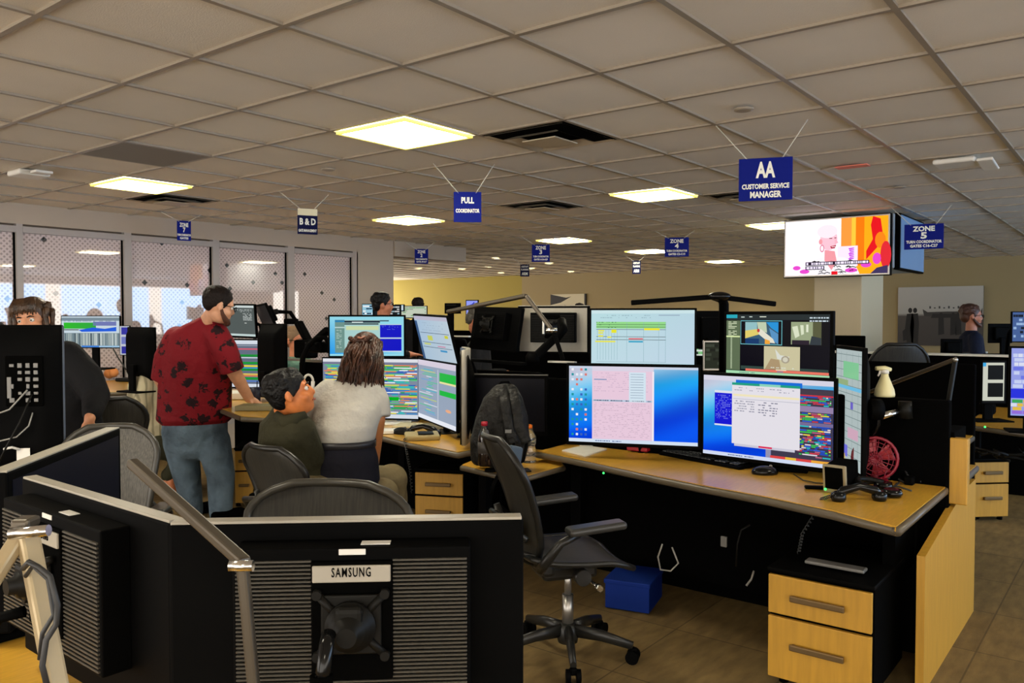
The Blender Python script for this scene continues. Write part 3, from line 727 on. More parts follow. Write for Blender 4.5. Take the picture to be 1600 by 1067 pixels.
def p_blue(s):
    r = random.Random(10)
    s.grad(lambda u, v: (150 - 120 * v * (1 - u), 220 - 70 * v * (1 - u), 236), 14, 10)
    s.rect(.07, .08, .68, .92, (170, 210, 206), 2); s.rect(.07, .08, .20, .92, (110, 148, 140), 3); s.rect(.07, .09, .20, .14, (40, 130, 180), 4)
    s.rect(.07, .26, .20, .29, (190, 215, 210), 4); s.words(.09, .34, .16, 12, .04, (190, 215, 205), 5, .014, .7, .03, r)
    s.rect(.20, .10, .68, .155, (30, 46, 60), 4); s.rect(.30, .13, .45, .15, (220, 226, 226), 5); s.rect(.20, .17, .66, .20, (24, 34, 50), 4); s.rect(.22, .24, .66, .34, (206, 220, 170), 4)
    s.rect(.68, .09, .80, .12, (60, 84, 96), 3)
    s.rect(.68, .20, .97, .88, (10, 14, 196), 4); s.rect(.68, .19, .97, .21, (190, 210, 230), 5); s.rect(.68, .53, .97, .565, (190, 210, 230), 5); s.rect(.68, .87, .97, .90, (200, 220, 235), 5)
    s.words(.70, .23, .94, 4, .03, (100, 120, 230), 5, .010, .4, .014, r); s.rect(0, .95, 1, 1, (150, 220, 236), 4)
def p_grey(s):
    r = random.Random(12)
    s.rect(0, 0, 1, 1, (84, 92, 90), 0); s.rect(0, 0, 1, .07, (206, 216, 214), 1); s.words(.30, .13, .92, 1, .1, (210, 216, 214), 2, .02, .8, .02, r)
    s.words(.50, .17, .92, 2, .03, (190, 196, 194), 2, .014, .6, .02, r)
    for k in range(6): s.words(.62, .26 + k * .04, .92, 1, .1, (200, 206, 204), 2, .02, .8, .04, r)
    s.rect(.66, .56, .73, .58, (220, 226, 220), 2); s.rect(0, .93, 1, 1, (196, 214, 212), 1)
def p_rows(s):
    s.rect(0, 0, 1, 1, (98, 108, 128), 0); s.rect(0, 0, 1, .08, (214, 222, 232), 1)
    for v, h_, c in ((.10, .02, (150, 160, 176)), (.17, .03, (214, 90, 110)), (.30, .05, (10, 140, 50)), (.36, .02, (214, 222, 232)), (.46, .05, (10, 150, 50)), (.53, .035, (236, 214, 60)), (.575, .03, (60, 150, 200)), (.60, .05, (10, 140, 50)), (.71, .025, (240, 210, 70)), (.745, .025, (240, 130, 60)), (.79, .05, (10, 150, 50)), (.86, .02, (80, 130, 220))):
        s.rect(.0, v, 1, v + h_, c, 2)
    s.rect(.05, .30, .12, .40, (240, 150, 60), 3); s.rect(0, .93, 1, 1, (216, 224, 234), 3)
def p_pale(s):
    r = random.Random(13)
    s.grad(lambda u, v: (170 + 20 * u, 196 + 10 * u, 218), 6, 6); s.rect(0, 0, 1, .08, (190, 186, 204), 1); s.rect(0, .10, .07, 1, (60, 90, 130), 1)
    s.words(.15, .13, .9, 4, .05, (150, 170, 190), 2, .01, .4, .03, r)
    for v in (.34, .54, .64): s.rect(.10, v, .96, v + .010, (60, 80, 100), 2)
    s.rect(.30, .40, .45, .50, (200, 206, 90), 3); s.rect(.82, .37, .92, .43, (206, 206, 60), 3); s.rect(.15, .56, .35, .60, (196, 206, 130), 3); s.rect(.55, .60, .78, .62, (210, 130, 160), 3); s.rect(.60, .68, .80, .72, (70, 150, 200), 3)
def p_cal(s):
    r = random.Random(14)
    s.grad(lambda u, v: (176, 190, 190), 2, 2)
    for k in range(14): s.rect(0, .04 + k * .066, 1, .045 + k * .066, (110, 130, 130), 1)
    for u in (.2, .42, .66, .88): s.rect(u, .02, u + .008, .98, (130, 148, 148), 1)
    s.rect(.3, .10, .9, .24, (130, 200, 150), 2); s.rect(.0, .26, .5, .31, (150, 176, 130), 2); s.rect(.1, .31, 1, .34, (110, 190, 230), 2)
    s.rect(.2, .42, .35, .56, (110, 100, 200), 2); s.rect(.6, .44, .7, .50, (110, 100, 200), 2); s.rect(.05, .60, .3, .70, (220, 150, 160), 2); s.rect(.5, .66, .9, .75, (210, 170, 190), 2); s.rect(.02, .74, .15, .82, (90, 200, 120), 2); s.rect(.35, .82, .5, .92, (110, 110, 220), 2); s.rect(.02, .90, .4, .97, (230, 190, 90), 2)
def p_radar(s):
    r = random.Random(15)
    s.rect(0, 0, 1, 1, (200, 216, 226), 0); s.rect(0, .04, 1, .14, (120, 140, 150), 1); s.words(.05, .10, .95, 2, .045, (120, 130, 160), 2, .02, .7, .02, r)
    s.grad(lambda u, v: (40, 190 - 40 * u, 30 + 60 * u), 8, 2, (.04, .20, .60, .40), 2); s.rect(.55, .17, .95, .30, (110, 120, 180), 2)
    s.poly([(.30, .44), (.55, .36), (.75, .40), (.95, .34), (.95, .48), (.35, .50)], (20, 90, 220), 3); s.rect(.04, .42, .3, .45, (60, 70, 60), 3)
    s.rect(0, .54, 1, .95, (110, 130, 138), 1)
    for k in range(34): s.rect(.03 + k * .028, .55, .03 + k * .028 + r.random() * .018, .94, r.choice([(222, 230, 226), (60, 70, 76), (196, 206, 200)]), 2)
    s.rect(0, .95, 1, 1, (160, 200, 230), 3); s.rect(.35, .95, .65, 1, (60, 130, 220), 4)
def p_strip(cols, bg):
    def f(s):
        s.rect(0, 0, 1, 1, bg, 0)
        n = len(cols)
        for i, c in enumerate(cols): s.rect(.15, (i + .12) / n, .85, (i + .88) / n, c, 1)
    return f
def p_misc(seed, bg, cols, rows=10):
    def f(s):
        r = random.Random(seed); s.rect(0, 0, 1, 1, bg, 0); s.bars(.03, .08, .97, .92, rows, cols, 1, .6, .1, .4, .4, r)
    return f
def p_map(s):
    s.rect(0, 0, 1, 1, (150, 160, 245), 0); s.poly([(0, .25), (.5, .15), (.7, .05), (.8, .15), (1, .2), (.6, .30), (0, .36)], (30, 40, 200), 1); s.poly([(.3, .5), (.7, .42), (.75, .60), (.3, .66)], (30, 40, 200), 1); s.rect(0, .8, 1, 1, (60, 150, 220), 1)

def mon(TL, TR, BR, BL, H, label, painter=None, **k):
    qk = {a: k.pop(a) for a in ('dep', 'vert') if a in k}
    M, w_, h_ = quad_frame(TL, TR, BR, BL, H, back=k.pop('back', False), **qk)
    return monitor(M, w_, h_, label, painter, **k)
# right workstation
mon((886, 562), (1097, 575), (1094, 705), (885, 692), .435, 'big left desktop monitor of the right desk with a pink spreadsheet on blue wallpaper', p_left, dep=(4.62, 4.42), stand='arm', standh=.1)
mon((1098, 576), (1311, 596), (1306, 745), (1096, 708), .435, 'big right desktop monitor with white window over a coloured schedule', p_right, dep=(4.42, 3.92), stand='arm', standh=.1)
mon((923, 478), (1091, 485), (1086, 580), (920, 569), .34, 'upper left monitor showing a pale spreadsheet with green and yellow rows', p_sheet, dep=(5.0, 4.82), stand='arm', standh=.25, chin=.012, bez=.012)
mon((1127, 484), (1302, 489), (1305, 603), (1139, 583), .35, 'upper right monitor showing security camera pictures', p_cctv, dep=(4.75, 4.22), stand='arm', standh=.25, bez=.018, chin=.02)
mon((1307, 540), (1351, 542), (1352, 746), (1310, 726), .64, 'tall narrow portrait monitor turned sideways right of the big screens', p_cal, dep=(4.25, 3.80), bez=.018, stand='arm', standh=.02)
# middle workstation
mon((509, 490), (633, 494), (635, 560), (517, 558), .36, 'upper monitor above the grey shirted woman showing blue windows', p_blue, dep=(6.3, 6.3), stand='arm', bez=.014, chin=.016, standh=.25)
mon((644, 491), (696, 493), (724, 578), (668, 567), .40, 'tilted pale monitor right of the upper blue window monitor', p_pale, dep=(6.2, 5.7), vert=False, stand='arm', bez=.012, standh=.2)
mon((503, 555), (657, 562), (655, 655), (505, 655), .44, 'lower monitor right behind the grey shirted woman with dense coloured bars', p_sched(21), dep=(6.15, 6.0), stand='foot', standh=.06, bez=.010)
mon((656, 561), (716, 566), (716, 676), (655, 654), .44, 'lower monitor with green blocks, facing left beside the curved screen', p_sched_wide, dep=(6.0, 5.2), stand='foot', standh=.06, bez=.010)
# curved screen seen from its edge
p0 = at(722, 690, 5.15); p1 = at(714, 545, 5.15)
M = frame(at(719, 615, 5.12), cdir(-1, -.06)); 
t = thing('curved_monitor', 'curved monitor seen edge-on at the right of the middle desk', 'monitor', M=M)
MB().surf(lambda u, v: ((u - .5) * .56, .02 + .035 * (1 - (2 * u - 1) ** 2) + .03 * (1 - (2 * v - 1) ** 2) * 0, (v - .5) * .57), 16, 4, .022).build('back_shell', TAN, t)
MB().surf(lambda u, v: ((u - .5) * .55, .003 + .035 * (1 - (2 * u - 1) ** 2), (v - .5) * .56), 16, 4, .006).build('screen', BLKG, t)
MB().surf(lambda u, v: ((u - .5) * .5, .05 + .05 * (1 - (2 * u - 1) ** 2) * (1 - (2 * v - 1) ** 2), (v - .5) * .5), 12, 12, .004).build('back_cover', BLK, t)
mb = MB().cyl((0, .09, -.04), (0, .17, -.05), .02); mb.tube([(0, .16, -.05), (.02, .22, .02), (.02, .34, .02)], .016); mb.build('support_arm', ALU, t)
MB().lathe((0, .04, -.335), [(.10, 0), (.10, .006), (.02, .012), (.016, .06)]).build('stand_base', TAN, t)
# left workstation
mon((350, 474), (393, 476), (409, 528), (355, 527), .34, 'dark grey tilted monitor just right of the man in red shirt', p_grey, dep=(7.4, 7.2), stand='arm', vert=False, bez=.014)
mon((340, 529), (411, 530), (411, 607), (340, 607), .43, 'monitor with green and yellow rows right of the man in red shirt', p_rows, dep=(7.2, 7.1), stand='foot', standh=.05, bez=.012)
mon((399, 476), (413, 475), (434, 508), (413, 512), .24, 'small dark tilted monitor above the tall black monitor back', None, dep=(7.4, 6.9), vert=False, stand='arm', rear='box')
mon((408, 506), (449, 505), (447, 613), (409, 609), .62, 'tall black monitor back with a white sticker near the seated man', None, back=True, dep=(6.9, 6.7), depth=.09, stand='foot', standh=.04)
mon((95, 492), (189, 494), (189, 545), (98, 543), .31, 'far left monitor with a green and blue weather map', p_radar, dep=(7.6, 7.5), stand='foot', standh=.20, bez=.008, chin=.01)
mon((187, 509), (204, 508), (204, 556), (188, 555), .30, 'narrow strip monitor with three blue squares next to the weather map', p_strip([(50, 50, 160), (110, 120, 190), (40, 40, 150)], (190, 196, 206)), dep=(7.2, 7.2), bez=.006, stand='arm', standh=.12)
mon((200, 508), (243, 514), (243, 585), (202, 602), .45, 'black monitor back beside the cream shirted person', None, back=True, dep=(7.0, 6.8), depth=.07, stand='foot', standh=.10)
# monitors standing on the far side of the middle bench, backs to the viewer
def ribbed(M, w_, h_, label, frame_m=TAN, rib_m=GRYD, rib=(.66, .62), n=34, off=(0, -.02), sticker=True, brand=True, lit=False):
    """old wide display seen from the back: flat surround, ribbed rear box, mount plate and arm"""
    t = thing('computer_monitor', label, 'monitor', M=M)
    MB().box((0, 0, 0), (w_, .034, h_), bev=.006).build('surround', BLK, t)
    MB().box((0, 0, h_ / 2 + .0005), (w_ - .006, .030, .006), bev=.002).build('top_edge', frame_m, t)  # tan strip stands in for light falling on the top edge
    MB().box((0, -.018, 0), (w_ - .04, .002, h_ - .04)).build('screen', mat('screen_off', (.004, .004, .007), .35, spec=.1), t)
    rw, rh = rib[0] * w_, rib[1] * h_; ox, oz = off[0] * w_, off[1] * h_
    mb = MB().box((ox, .045, oz), (rw, .06, rh), bev=.004)
    mb.build('rear_box', BLK, t)
    mb = MB()
    pw = .34 * rw; 
    for k in range(n):
        z = oz - rh / 2 + .012 + (rh * .90) * k / n
        if z > oz + rh * .46: continue
        for x0, x1 in ((ox - rw / 2 + .006, ox - pw / 2), (ox + pw / 2, ox + rw / 2 - .006)) if (oz - rh * .34 < z < oz + rh * .42) else ((ox - rw / 2 + .006, ox + rw / 2 - .006),):
            mb.box(((x0 + x1) / 2, .077, z), (x1 - x0, .006, rh * .9 / n * .52), bev=.001, seg=1)
    mb.build('cooling_ribs', rib_m, t)
    MB().box((ox, .079, oz + .02 * h_), (pw, .010, rh * .78), bev=.003).build('recess_plate', BLKM, t)
    if brand:
        MB().box((ox, .086, oz + rh * .345), (pw * .96, .006, rh * .11), bev=.002).build('badge', TAN, t)
        l = lettering([('SAMSUNG', rh * .085, 0, 0, pw * .48)], BLK, t, 0, 'lettering'); l.rotation_euler = (0, 0, PI); l.location = (ox, .0895, oz + rh * .355)
    if sticker:
        MB().box((ox + .06 * w_ * (-1), .048, oz + rh / 2 + .0012), (.05, .022, .0015), bev=.0005).build('asset_sticker', WHT, t)
        MB().box((ox - .0 * w_, .0755, oz + rh * .475), (.045, .0025, .010), bev=.001).build('label_sticker', WHT, t)
    oz += .045 * h_; mb = MB(); mb.box((ox, .092, oz - .03 * h_), (.10, .008, .10), bev=.003)
    for sx in (-1, 1):
        for sz in (-1, 1):
            mb.tube([(ox + sx * .02, .10, oz - .03 * h_ + sz * .015), (ox + sx * .056, .094, oz - .03 * h_ + sz * .052)], .007, 8)
            mb.cyl((ox + sx * .056, .088, oz - .03 * h_ + sz * .052), (ox + sx * .056, .103, oz - .03 * h_ + sz * .052), .008, 12)
    mb.build('mount_plate', GRYD, t)
    mb = MB(); c = Vector((ox, .10, oz - .03 * h_))
    mb.lathe(c, [(.042, 0), (.042, .010), (.034, .012), (.034, .022), (.027, .024), (.027, .034), (.018, .038), (.016, .055)], 24, (0, 1, 0))
    mb.box(c + Vector((0, .02, .025)), (.045, .026, .030), bev=.008)
    mb.build('pivot', GRYD, t)
    return t
# ---- foreground: three old displays of the near bench, seen from behind
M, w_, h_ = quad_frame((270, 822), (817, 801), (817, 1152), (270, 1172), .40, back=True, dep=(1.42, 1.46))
t = ribbed(M, w_, h_, 'large ribbed black display back with a maker badge in the front middle', rib=(.645, .64), off=(-.023, .105), n=34, rib_m=mat('rib_sheen', (.055, .050, .040), .35, spec=.5))  # lamp light on the ribs put into their lighter colour
# its arm comes up from the lower left
MBt = MB(); MBt.tube([(.014, .15, .055), (.014, .175, .045), (.016, .19, .015), (.02, .185, -.01)], .012, 12); MBt.build('arm_elbow', BLKG, t)
MB().tube([(.02, .185, .005), (.02, .19, -.035)], .018, 14).build('arm_collar', BLKM, t)
MB().tube([(.02, .18, -.02), (.13, .19, -.125), (.21, .19, -.30), (.21, .12, -.41)], .012, 12).build('support_arm', ALU, t)
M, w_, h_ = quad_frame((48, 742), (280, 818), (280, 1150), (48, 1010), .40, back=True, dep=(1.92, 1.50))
t = ribbed(M, w_, h_, 'ribbed black display back left of the largest one, turned towards the left', rib=(.70, .70), off=(.07, .08), n=30, rib_m=mat('rib_sheen', (.085, .078, .062), .35))
MB().tube([(.05, .12, -.02), (.08, .16, -.03), (.10, .18, -.10), (.08, .14, -.30), (.06, .10, -.40)], .012, 12).build('support_arm', BLK, t)
M, w_, h_ = quad_frame((12, 738), (188, 668), (188, 850), (12, 990), .40, back=False, dep=(2.03, 2.85))
t = thing('computer_monitor', 'switched off display at lower left with a pale lit top edge', 'monitor', M=M)
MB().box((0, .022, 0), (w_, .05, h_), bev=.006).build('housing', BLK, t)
MB().box((0, .022, h_ / 2), (w_ - .004, .046, .006), bev=.002).build('top_edge', TAN, t)  # lit top of the black housing, put in as a tan strip
MB().box((.0, -.0035, .0), (w_ - .05, .002, h_ - .05)).build('screen', mat('screen_off_blue', (.006, .007, .014), .4, spec=.15), t)
MB().box((0, .06, -.02), (w_ * .6, .05, h_ * .6), bev=.01).build('rear_box', BLK, t)
# tall display back on the left with its ports and cables
M, w_, h_ = quad_frame((-60, 506), (101, 509), (99, 742), (-60, 735), .70, back=True, dep=(3.9, 3.95))
t = thing('computer_monitor', 'tall black display back with ports and hanging cables at the left edge', 'monitor', M=M)
MB().box((0, 0, 0), (w_, .03, h_), bev=.008).build('housing', BLK, t)
MB().box((w_ * -.497, -.002, 0), (.004, .02, h_ * .98)).build('edge_strip', mat('edge_blue_grey', (.10, .12, .17), .4), t)
MB().surf(lambda u, v: ((u - .5) * w_ * .97, .016 + .04 * (min(1, (1 - abs(2 * u - 1)) * 3) * min(1, (1 - abs(2 * v - 1)) * 3)) ** .7, (v - .5) * h_ * .97), 18, 18).build('back_cover', BLK, t)
MB().box((-.08, .058, .09), (.17, .01, .24), bev=.004).build('port_bay', BLKM, t)
mb = MB(); r = random.Random(3)
for i in range(4):
    for j in range(6):
        if r.random() < .85: mb.box((-.135 + i * .036, .066, .0 + j * .033), (.014 + .01 * r.random(), .006, .012 + .012 * r.random()), bev=.002)
mb.box((-.015, .066, .06), (.018, .006, .10)); mb.build('port', GRY, t)
MB().box((-.07, .06, -.26), (.06, .002, .06)).build('barcode_label', PAPER, t)
MB().tube([(-.10, .075, .05), (-.03, .10, -.04), (.05, .11, -.07), (.16, .10, -.16)], .004, 8).build('cable', CABLEG, t)
MB().tube([(-.12, .075, .03), (-.08, .11, -.10), (-.02, .12, -.22), (.04, .10, -.33)], .005, 8).build('cable', GRYD, t)
MB().tube([(-.12, .07, -.06), (-.11, .09, -.12), (-.06, .10, -.17), (.02, .09, -.19)], .0035, 8).build('cable', CABLEG, t)
MB().tube([(-.06, .07, -.235), (-.03, .08, -.222), (.01, .075, -.23)], .006, 8).build('plug', WHT, t)

# displays on the far side of the middle bench
M, w_, h_ = quad_frame((806, 477), (925, 479), (918, 558), (814, 547), .38, back=True, dep=(5.75, 5.6))
t = ribbed(M, w_, h_, 'tan backed display with dark ribs behind the bench, left of the pale spreadsheet', rib=(.62, .62), off=(-.02, .05), n=16, sticker=False, brand=False)
MB().box((0, .019, 0), (w_ - .03, .004, h_ - .03)).build('tan_back', TAN, t)
MB().box((.03, .16, .02), (.012, .02, .09)).build('pivot_clip', WHT, t)
M, w_, h_ = quad_frame((742, 480), (826, 483), (800, 550), (738, 545), .38, back=True, dep=(6.0, 5.6), vert=False)
t = ribbed(M, w_, h_, 'dark tilted display back beside the grey haired man', frame_m=BLK, rib_m=BLK, rib=(.62, .62), off=(-.02, .05), n=14, sticker=False, brand=False)
for TL, TR, BR, BL, H, lab, pa, kw in [
    ((617, 475), (632, 476), (632, 487), (617, 486), .12, 'sliver of a lit far monitor beyond the dark haired man', p_misc(1, (170, 205, 220), [(30, 60, 90), (240, 240, 240)], 4), {}),
    ((578, 475), (627, 477), (627, 500), (578, 498), .20, 'far monitor partly hidden by the dark haired man', p_misc(2, (24, 30, 34), [(150, 180, 190), (200, 200, 200)], 5), {}),
    ((566, 474), (584, 475), (584, 500), (566, 499), .20, 'far left monitor with a blue picture beside the dark haired man', p_misc(22, (150, 200, 220), [(30, 60, 90), (240, 240, 240)], 5), {}),
    ((626, 477), (668, 478), (668, 498), (626, 497), .20, 'far wide monitor with a pale green list', p_misc(3, (196, 206, 186), [(120, 170, 120), (150, 160, 140)], 6), {}),
    ((727, 468), (748, 469), (748, 500), (729, 510), .28, 'small far monitor showing a blue and violet map', p_map, {'bez': .01}),
    ((640 + 55, 473), (720, 474), (720, 490), (695, 490), .18, 'small black far monitor back beside the violet map', None, {'back': True}),
]:
    d_ = 9.0; mon(TL, TR, BR, BL, H, lab, pa, dep=(d_, d_ - .05), bez=kw.get('bez', .008), rear='box', back=kw.get('back', False), stand='foot', standh=.70)
# cluster between the two columns of screens
mon((1086, 485), (1130, 486), (1130, 545), (1088, 545), .30, 'black monitor back between the two upper monitors', None, back=True, dep=(6.6, 6.6), rear='box', stand='foot', standh=.50)
mon((1085, 530), (1100, 531), (1100, 575), (1087, 575), .25, 'narrow lit monitor glimpsed between the upper monitors', p_misc(7, (214, 222, 214), [(40, 60, 50), (120, 190, 120)], 5), dep=(6.9, 6.9), bez=.006, stand='foot', standh=.32)
mon((1098, 531), (1130, 533), (1132, 580), (1098, 578), .25, 'dark glossy screen between the two upper monitors', p_misc(8, (40, 44, 34), [(60, 66, 54), (30, 32, 26)], 5), dep=(6.2, 6.2), bez=.012, bezm=ALU, stand='foot', standh=.33)
# right far cluster
mon((1531, 562), (1572, 564), (1570, 632), (1534, 630), .33, 'right far dark monitor with white frames around two black windows', lambda s: (s.rect(0, 0, 1, 1, (16, 16, 14), 0), s.rect(.0, .03, .95, .95, (206, 208, 192), 1), s.rect(.22, .09, .90, .44, (18, 18, 16), 2), s.rect(.22, .52, .90, .86, (18, 18, 16), 2), s.rect(0, .03, .14, .12, (60, 170, 230), 2)), dep=(6.15, 6.15), bez=.008, stand='foot', standh=.14)
mon((1574, 542), (1650, 540), (1650, 656), (1577, 652), .52, 'right edge monitor with a blue and violet timetable', lambda s: (s.rect(0, 0, 1, 1, (150, 160, 232), 0), s.bars(.03, .08, .97, .60, 8, [(200, 210, 245), (110, 120, 230), (220, 225, 245)], 1, .9, .1, .25, .2, random.Random(4)), s.rect(0, .60, .6, .74, (40, 50, 225), 2), s.bars(.0, .76, 1, .98, 4, [(60, 170, 90), (230, 190, 70), (150, 110, 220), (220, 225, 240)], 2, .9, .1, .3, .1, random.Random(5))), dep=(5.6, 5.5), bez=.014, stand='foot', standh=.10)
mon((1578, 487), (1610, 486), (1610, 536), (1581, 534), .33, 'right edge upper monitor with a dark blue picture', p_misc(31, (70, 96, 150), [(20, 24, 40), (150, 180, 220)], 6), dep=(7.4, 7.4), bez=.008, stand='arm')
mon((1544, 505), (1581, 506), (1581, 536), (1544, 536), .26, 'black monitor back in front of the far right man', None, back=True, dep=(8.2, 8.2), rear='box', stand='foot', standh=.12)
mon((1469, 529), (1500, 530), (1506, 556), (1471, 556), .26, 'black monitor back left of the far right man', None, back=True, dep=(8.0, 8.0), rear='box', stand='foot', standh=.12)

# ------------------------------------------------------------------ desks, partitions, cabinets
def desk(label, pts, z, th=.035, legs=(), group=None, ptsz=True):
    c = sum((Vector((p[0], p[1], 0)) for p in pts), Vector()) / len(pts)
    t = thing('desk', label, 'desk', (c.x, c.y, 0))
    q = [(p[0] - c.x, p[1] - c.y) for p in pts]
    MB().prism(q, z - th, z).build('worktop', WOOD, t)
    mb = MB(); n = len(q)
    # edge band slightly proud of the worktop
    e = [(x * 1.004, y * 1.004) for x, y in q]
    mb.tube([(x, y, z - th / 2 - .004) for x, y in e + [e[0]]], th * .52, 8, cap=False); mb.build('edge_band', TRIMB, t)
    for (lx, ly) in legs: MB().box((lx - c.x, ly - c.y, (z - th) / 2), (.07, .07, z - th), bev=.006).build('leg', BLK, t)
    return t
def P2(x, y, z): v = atz(x, y, z); return (v.x, v.y)
front = [P2(840, 705, .76), P2(895, 715, .76), P2(950, 727, .76), P2(1020, 742, .76), P2(1095, 757, .76), P2(1200, 776, .76), P2(1300, 797, .76), P2(1400, 822, .76)]
desk('wide pale wood desk of the right workstation with a curved front', front + [(4.22, .74), (4.22, 2.86)], .76, legs=[(4.1, .86), (4.1, 2.7)])
desk('small low wood desk under the backpack', [P2(722, 726, .70), P2(811, 746, .70), P2(880, 727, .70), (4.22, 2.98), (4.22, 3.35)], .70, .03, legs=[(4.1, 3.1)])
desk('middle wood desk under the telephone and curved screen', [P2(470, 668, .76), P2(540, 672, .76), P2(600, 681, .76), P2(640, 691, .76), P2(716, 706, .76), P2(750, 699, .76), (4.66, 3.72), (4.70, 4.9)], .76, legs=[(4.3, 3.6), (4.6, 4.7)])
zl = .86
desk('wood desk the man in red shirt leans on', [P2(378, 650, zl), P2(420, 652, zl), P2(452, 636, zl), (4.58, 5.3), (4.5, 7.0), (4.0, 7.0)], zl, legs=[(4.45, 5.5), (4.3, 6.8)])
desk('far left wood desk holding the weather map monitor', [P2(100, 612, .9), P2(213, 612, .9), P2(245, 596, .9), (5.2, 8.42), (3.2, 8.42)], .9, legs=[(4.9, 8.2), (3.4, 8.2)])
desk('right far wood desk with monitors on top', [P2(1508, 662, .76), P2(1640, 680, .76), P2(1700, 640, .76), P2(1560, 628, .76)], .76, legs=[P2(1525, 656, .76)])
desk('desk on the far side behind the wood end cap', [(4.34, .72), (4.95, .72), (4.95, 1.9), (4.34, 1.9)], .76)
tag(MB().box((4.27, 2.03, .58), (.06, 2.60, 1.16), bev=.01).build('partition_screen', PART), 'long black partition behind the right desk, carrying the spray bottle', 'partition')
t = thing('end_panel', 'large pale wood end panel at the right, cut off at a slope', 'panel', (4.2, .725, 0))
MB().prism([(-.55, 0), (.66, 0), (.66, .70), (.33, .70), (-.55, .57)], -.016, .016, Matrix.Rotation(PI / 2, 4, 'X')).build('panel', WOOD2, t)
t = thing('wood_end_cap', 'narrow upright wood block on top of the end panel', 'panel', (4.43, .71, .70))
MB().box((-.14, -.012, .13), (.06, .085, .31), bev=.006).build('block', WOOD2, t); MB().box((.0, .035, .14), (.30, .06, .34), bev=.004).build('black_core', BLKM, t)
# modesty panels and frames below the desks
tag(MB().box((4.16, 1.8, .40), (.03, 2.0, .6)).build('modesty_panel', BLKM), 'black panel in the shadow under the right desk', 'panel')
tag(MB().box((4.60, 4.2, .36), (.03, 1.0, .66)).build('modesty_panel', BLKM), 'black panel under the middle desk behind the knees', 'panel')
tag(MB().box((4.45, 6.1, .41), (.03, 1.4, .78)).build('modesty_panel', BLKM), 'black panel under the desk of the man in red shirt', 'panel')
tag(MB().box((4.80, 4.85, .57), (.06, 2.6, 1.14), R=Matrix.Rotation(math.radians(4), 3, 'Z'), bev=.01).build('partition_screen', PART), 'black partition behind the middle and left desks', 'partition')
tag(MB().box((6.1, 2.4, .62), (.06, 3.0, 1.24), bev=.01).build('partition_screen', PART), 'black partition beyond the right workstation screens', 'partition')
tag(MB().box((8.8, 5.3, .68), (.06, 6.0, 1.36), bev=.01).build('partition_screen', PART), 'long dark partition in front of the warm lit wall', 'partition')
tag(MB().box((8.3, 1.2, .60), (.06, 2.6, 1.20), bev=.01).build('partition_screen', PART), 'dark partition below the aircraft picture', 'partition')
tag(MB().box((8.3, 1.2, 1.21), (.10, 2.6, .02), bev=.004).build('partition_ledge', WHT), 'thin white ledge below the aircraft picture', 'ledge')
tag(MB().box((10.3, 5.8, .58), (.06, 6.0, 1.16), bev=.01).build('partition_screen', PART), 'farthest dark partition before the back wall', 'partition')
desk('desk glimpsed between the two stacks of right screens', [(5.3, .9), (6.02, .9), (6.02, 2.6), (5.3, 2.6)], .78, legs=[(5.9, 1.0)])
desk('far dark desk row under the small far monitors', [(6.0, 5.3), (7.3, 5.3), (7.3, 7.9), (6.0, 7.9)], .78, legs=[(6.1, 5.5), (7.2, 7.7)])
def rail(a, b, label, m=ALU, sz=.02):
    a = Vector(a); b = Vector(b); d = b - a
    o = MB().box((a + b) / 2, (d.length, .03, sz), R=Matrix.Rotation(math.atan2(d.y, d.x), 3, 'Z'), bev=.003).build('ledge', m); return tag(o, label, 'ledge')
rail(at(633, 563, 6.6), at(665, 564, 6.4), 'thin pale rail between the middle upper monitors')
rail(at(732, 559, 5.5), at(820, 572, 5.0), 'dark shelf edge above the backpack', BLK)
rail(at(710, 525, 6.6), at(734, 526, 6.5), 'pale paper ledge left of the grey haired man', WHT, .012)
rail(at(857, 565, 5.3), at(900, 566, 5.2), 'pale ledge under the tan display', WHT, .012)
rail(at(440, 563, 7.2), at(505, 562, 6.8), 'pale rail behind the seated man in the hoodie')
# old display lying dark behind the backpack
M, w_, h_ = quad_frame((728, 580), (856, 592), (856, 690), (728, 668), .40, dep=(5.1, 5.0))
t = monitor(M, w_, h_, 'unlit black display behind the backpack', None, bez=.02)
MB().box((0, 0, h_ / 2 + .003), (w_, .03, .006)).build('top_edge', mat('pale_grey_edge', (.09, .085, .075), .6), t)  # paler grey strip along the top

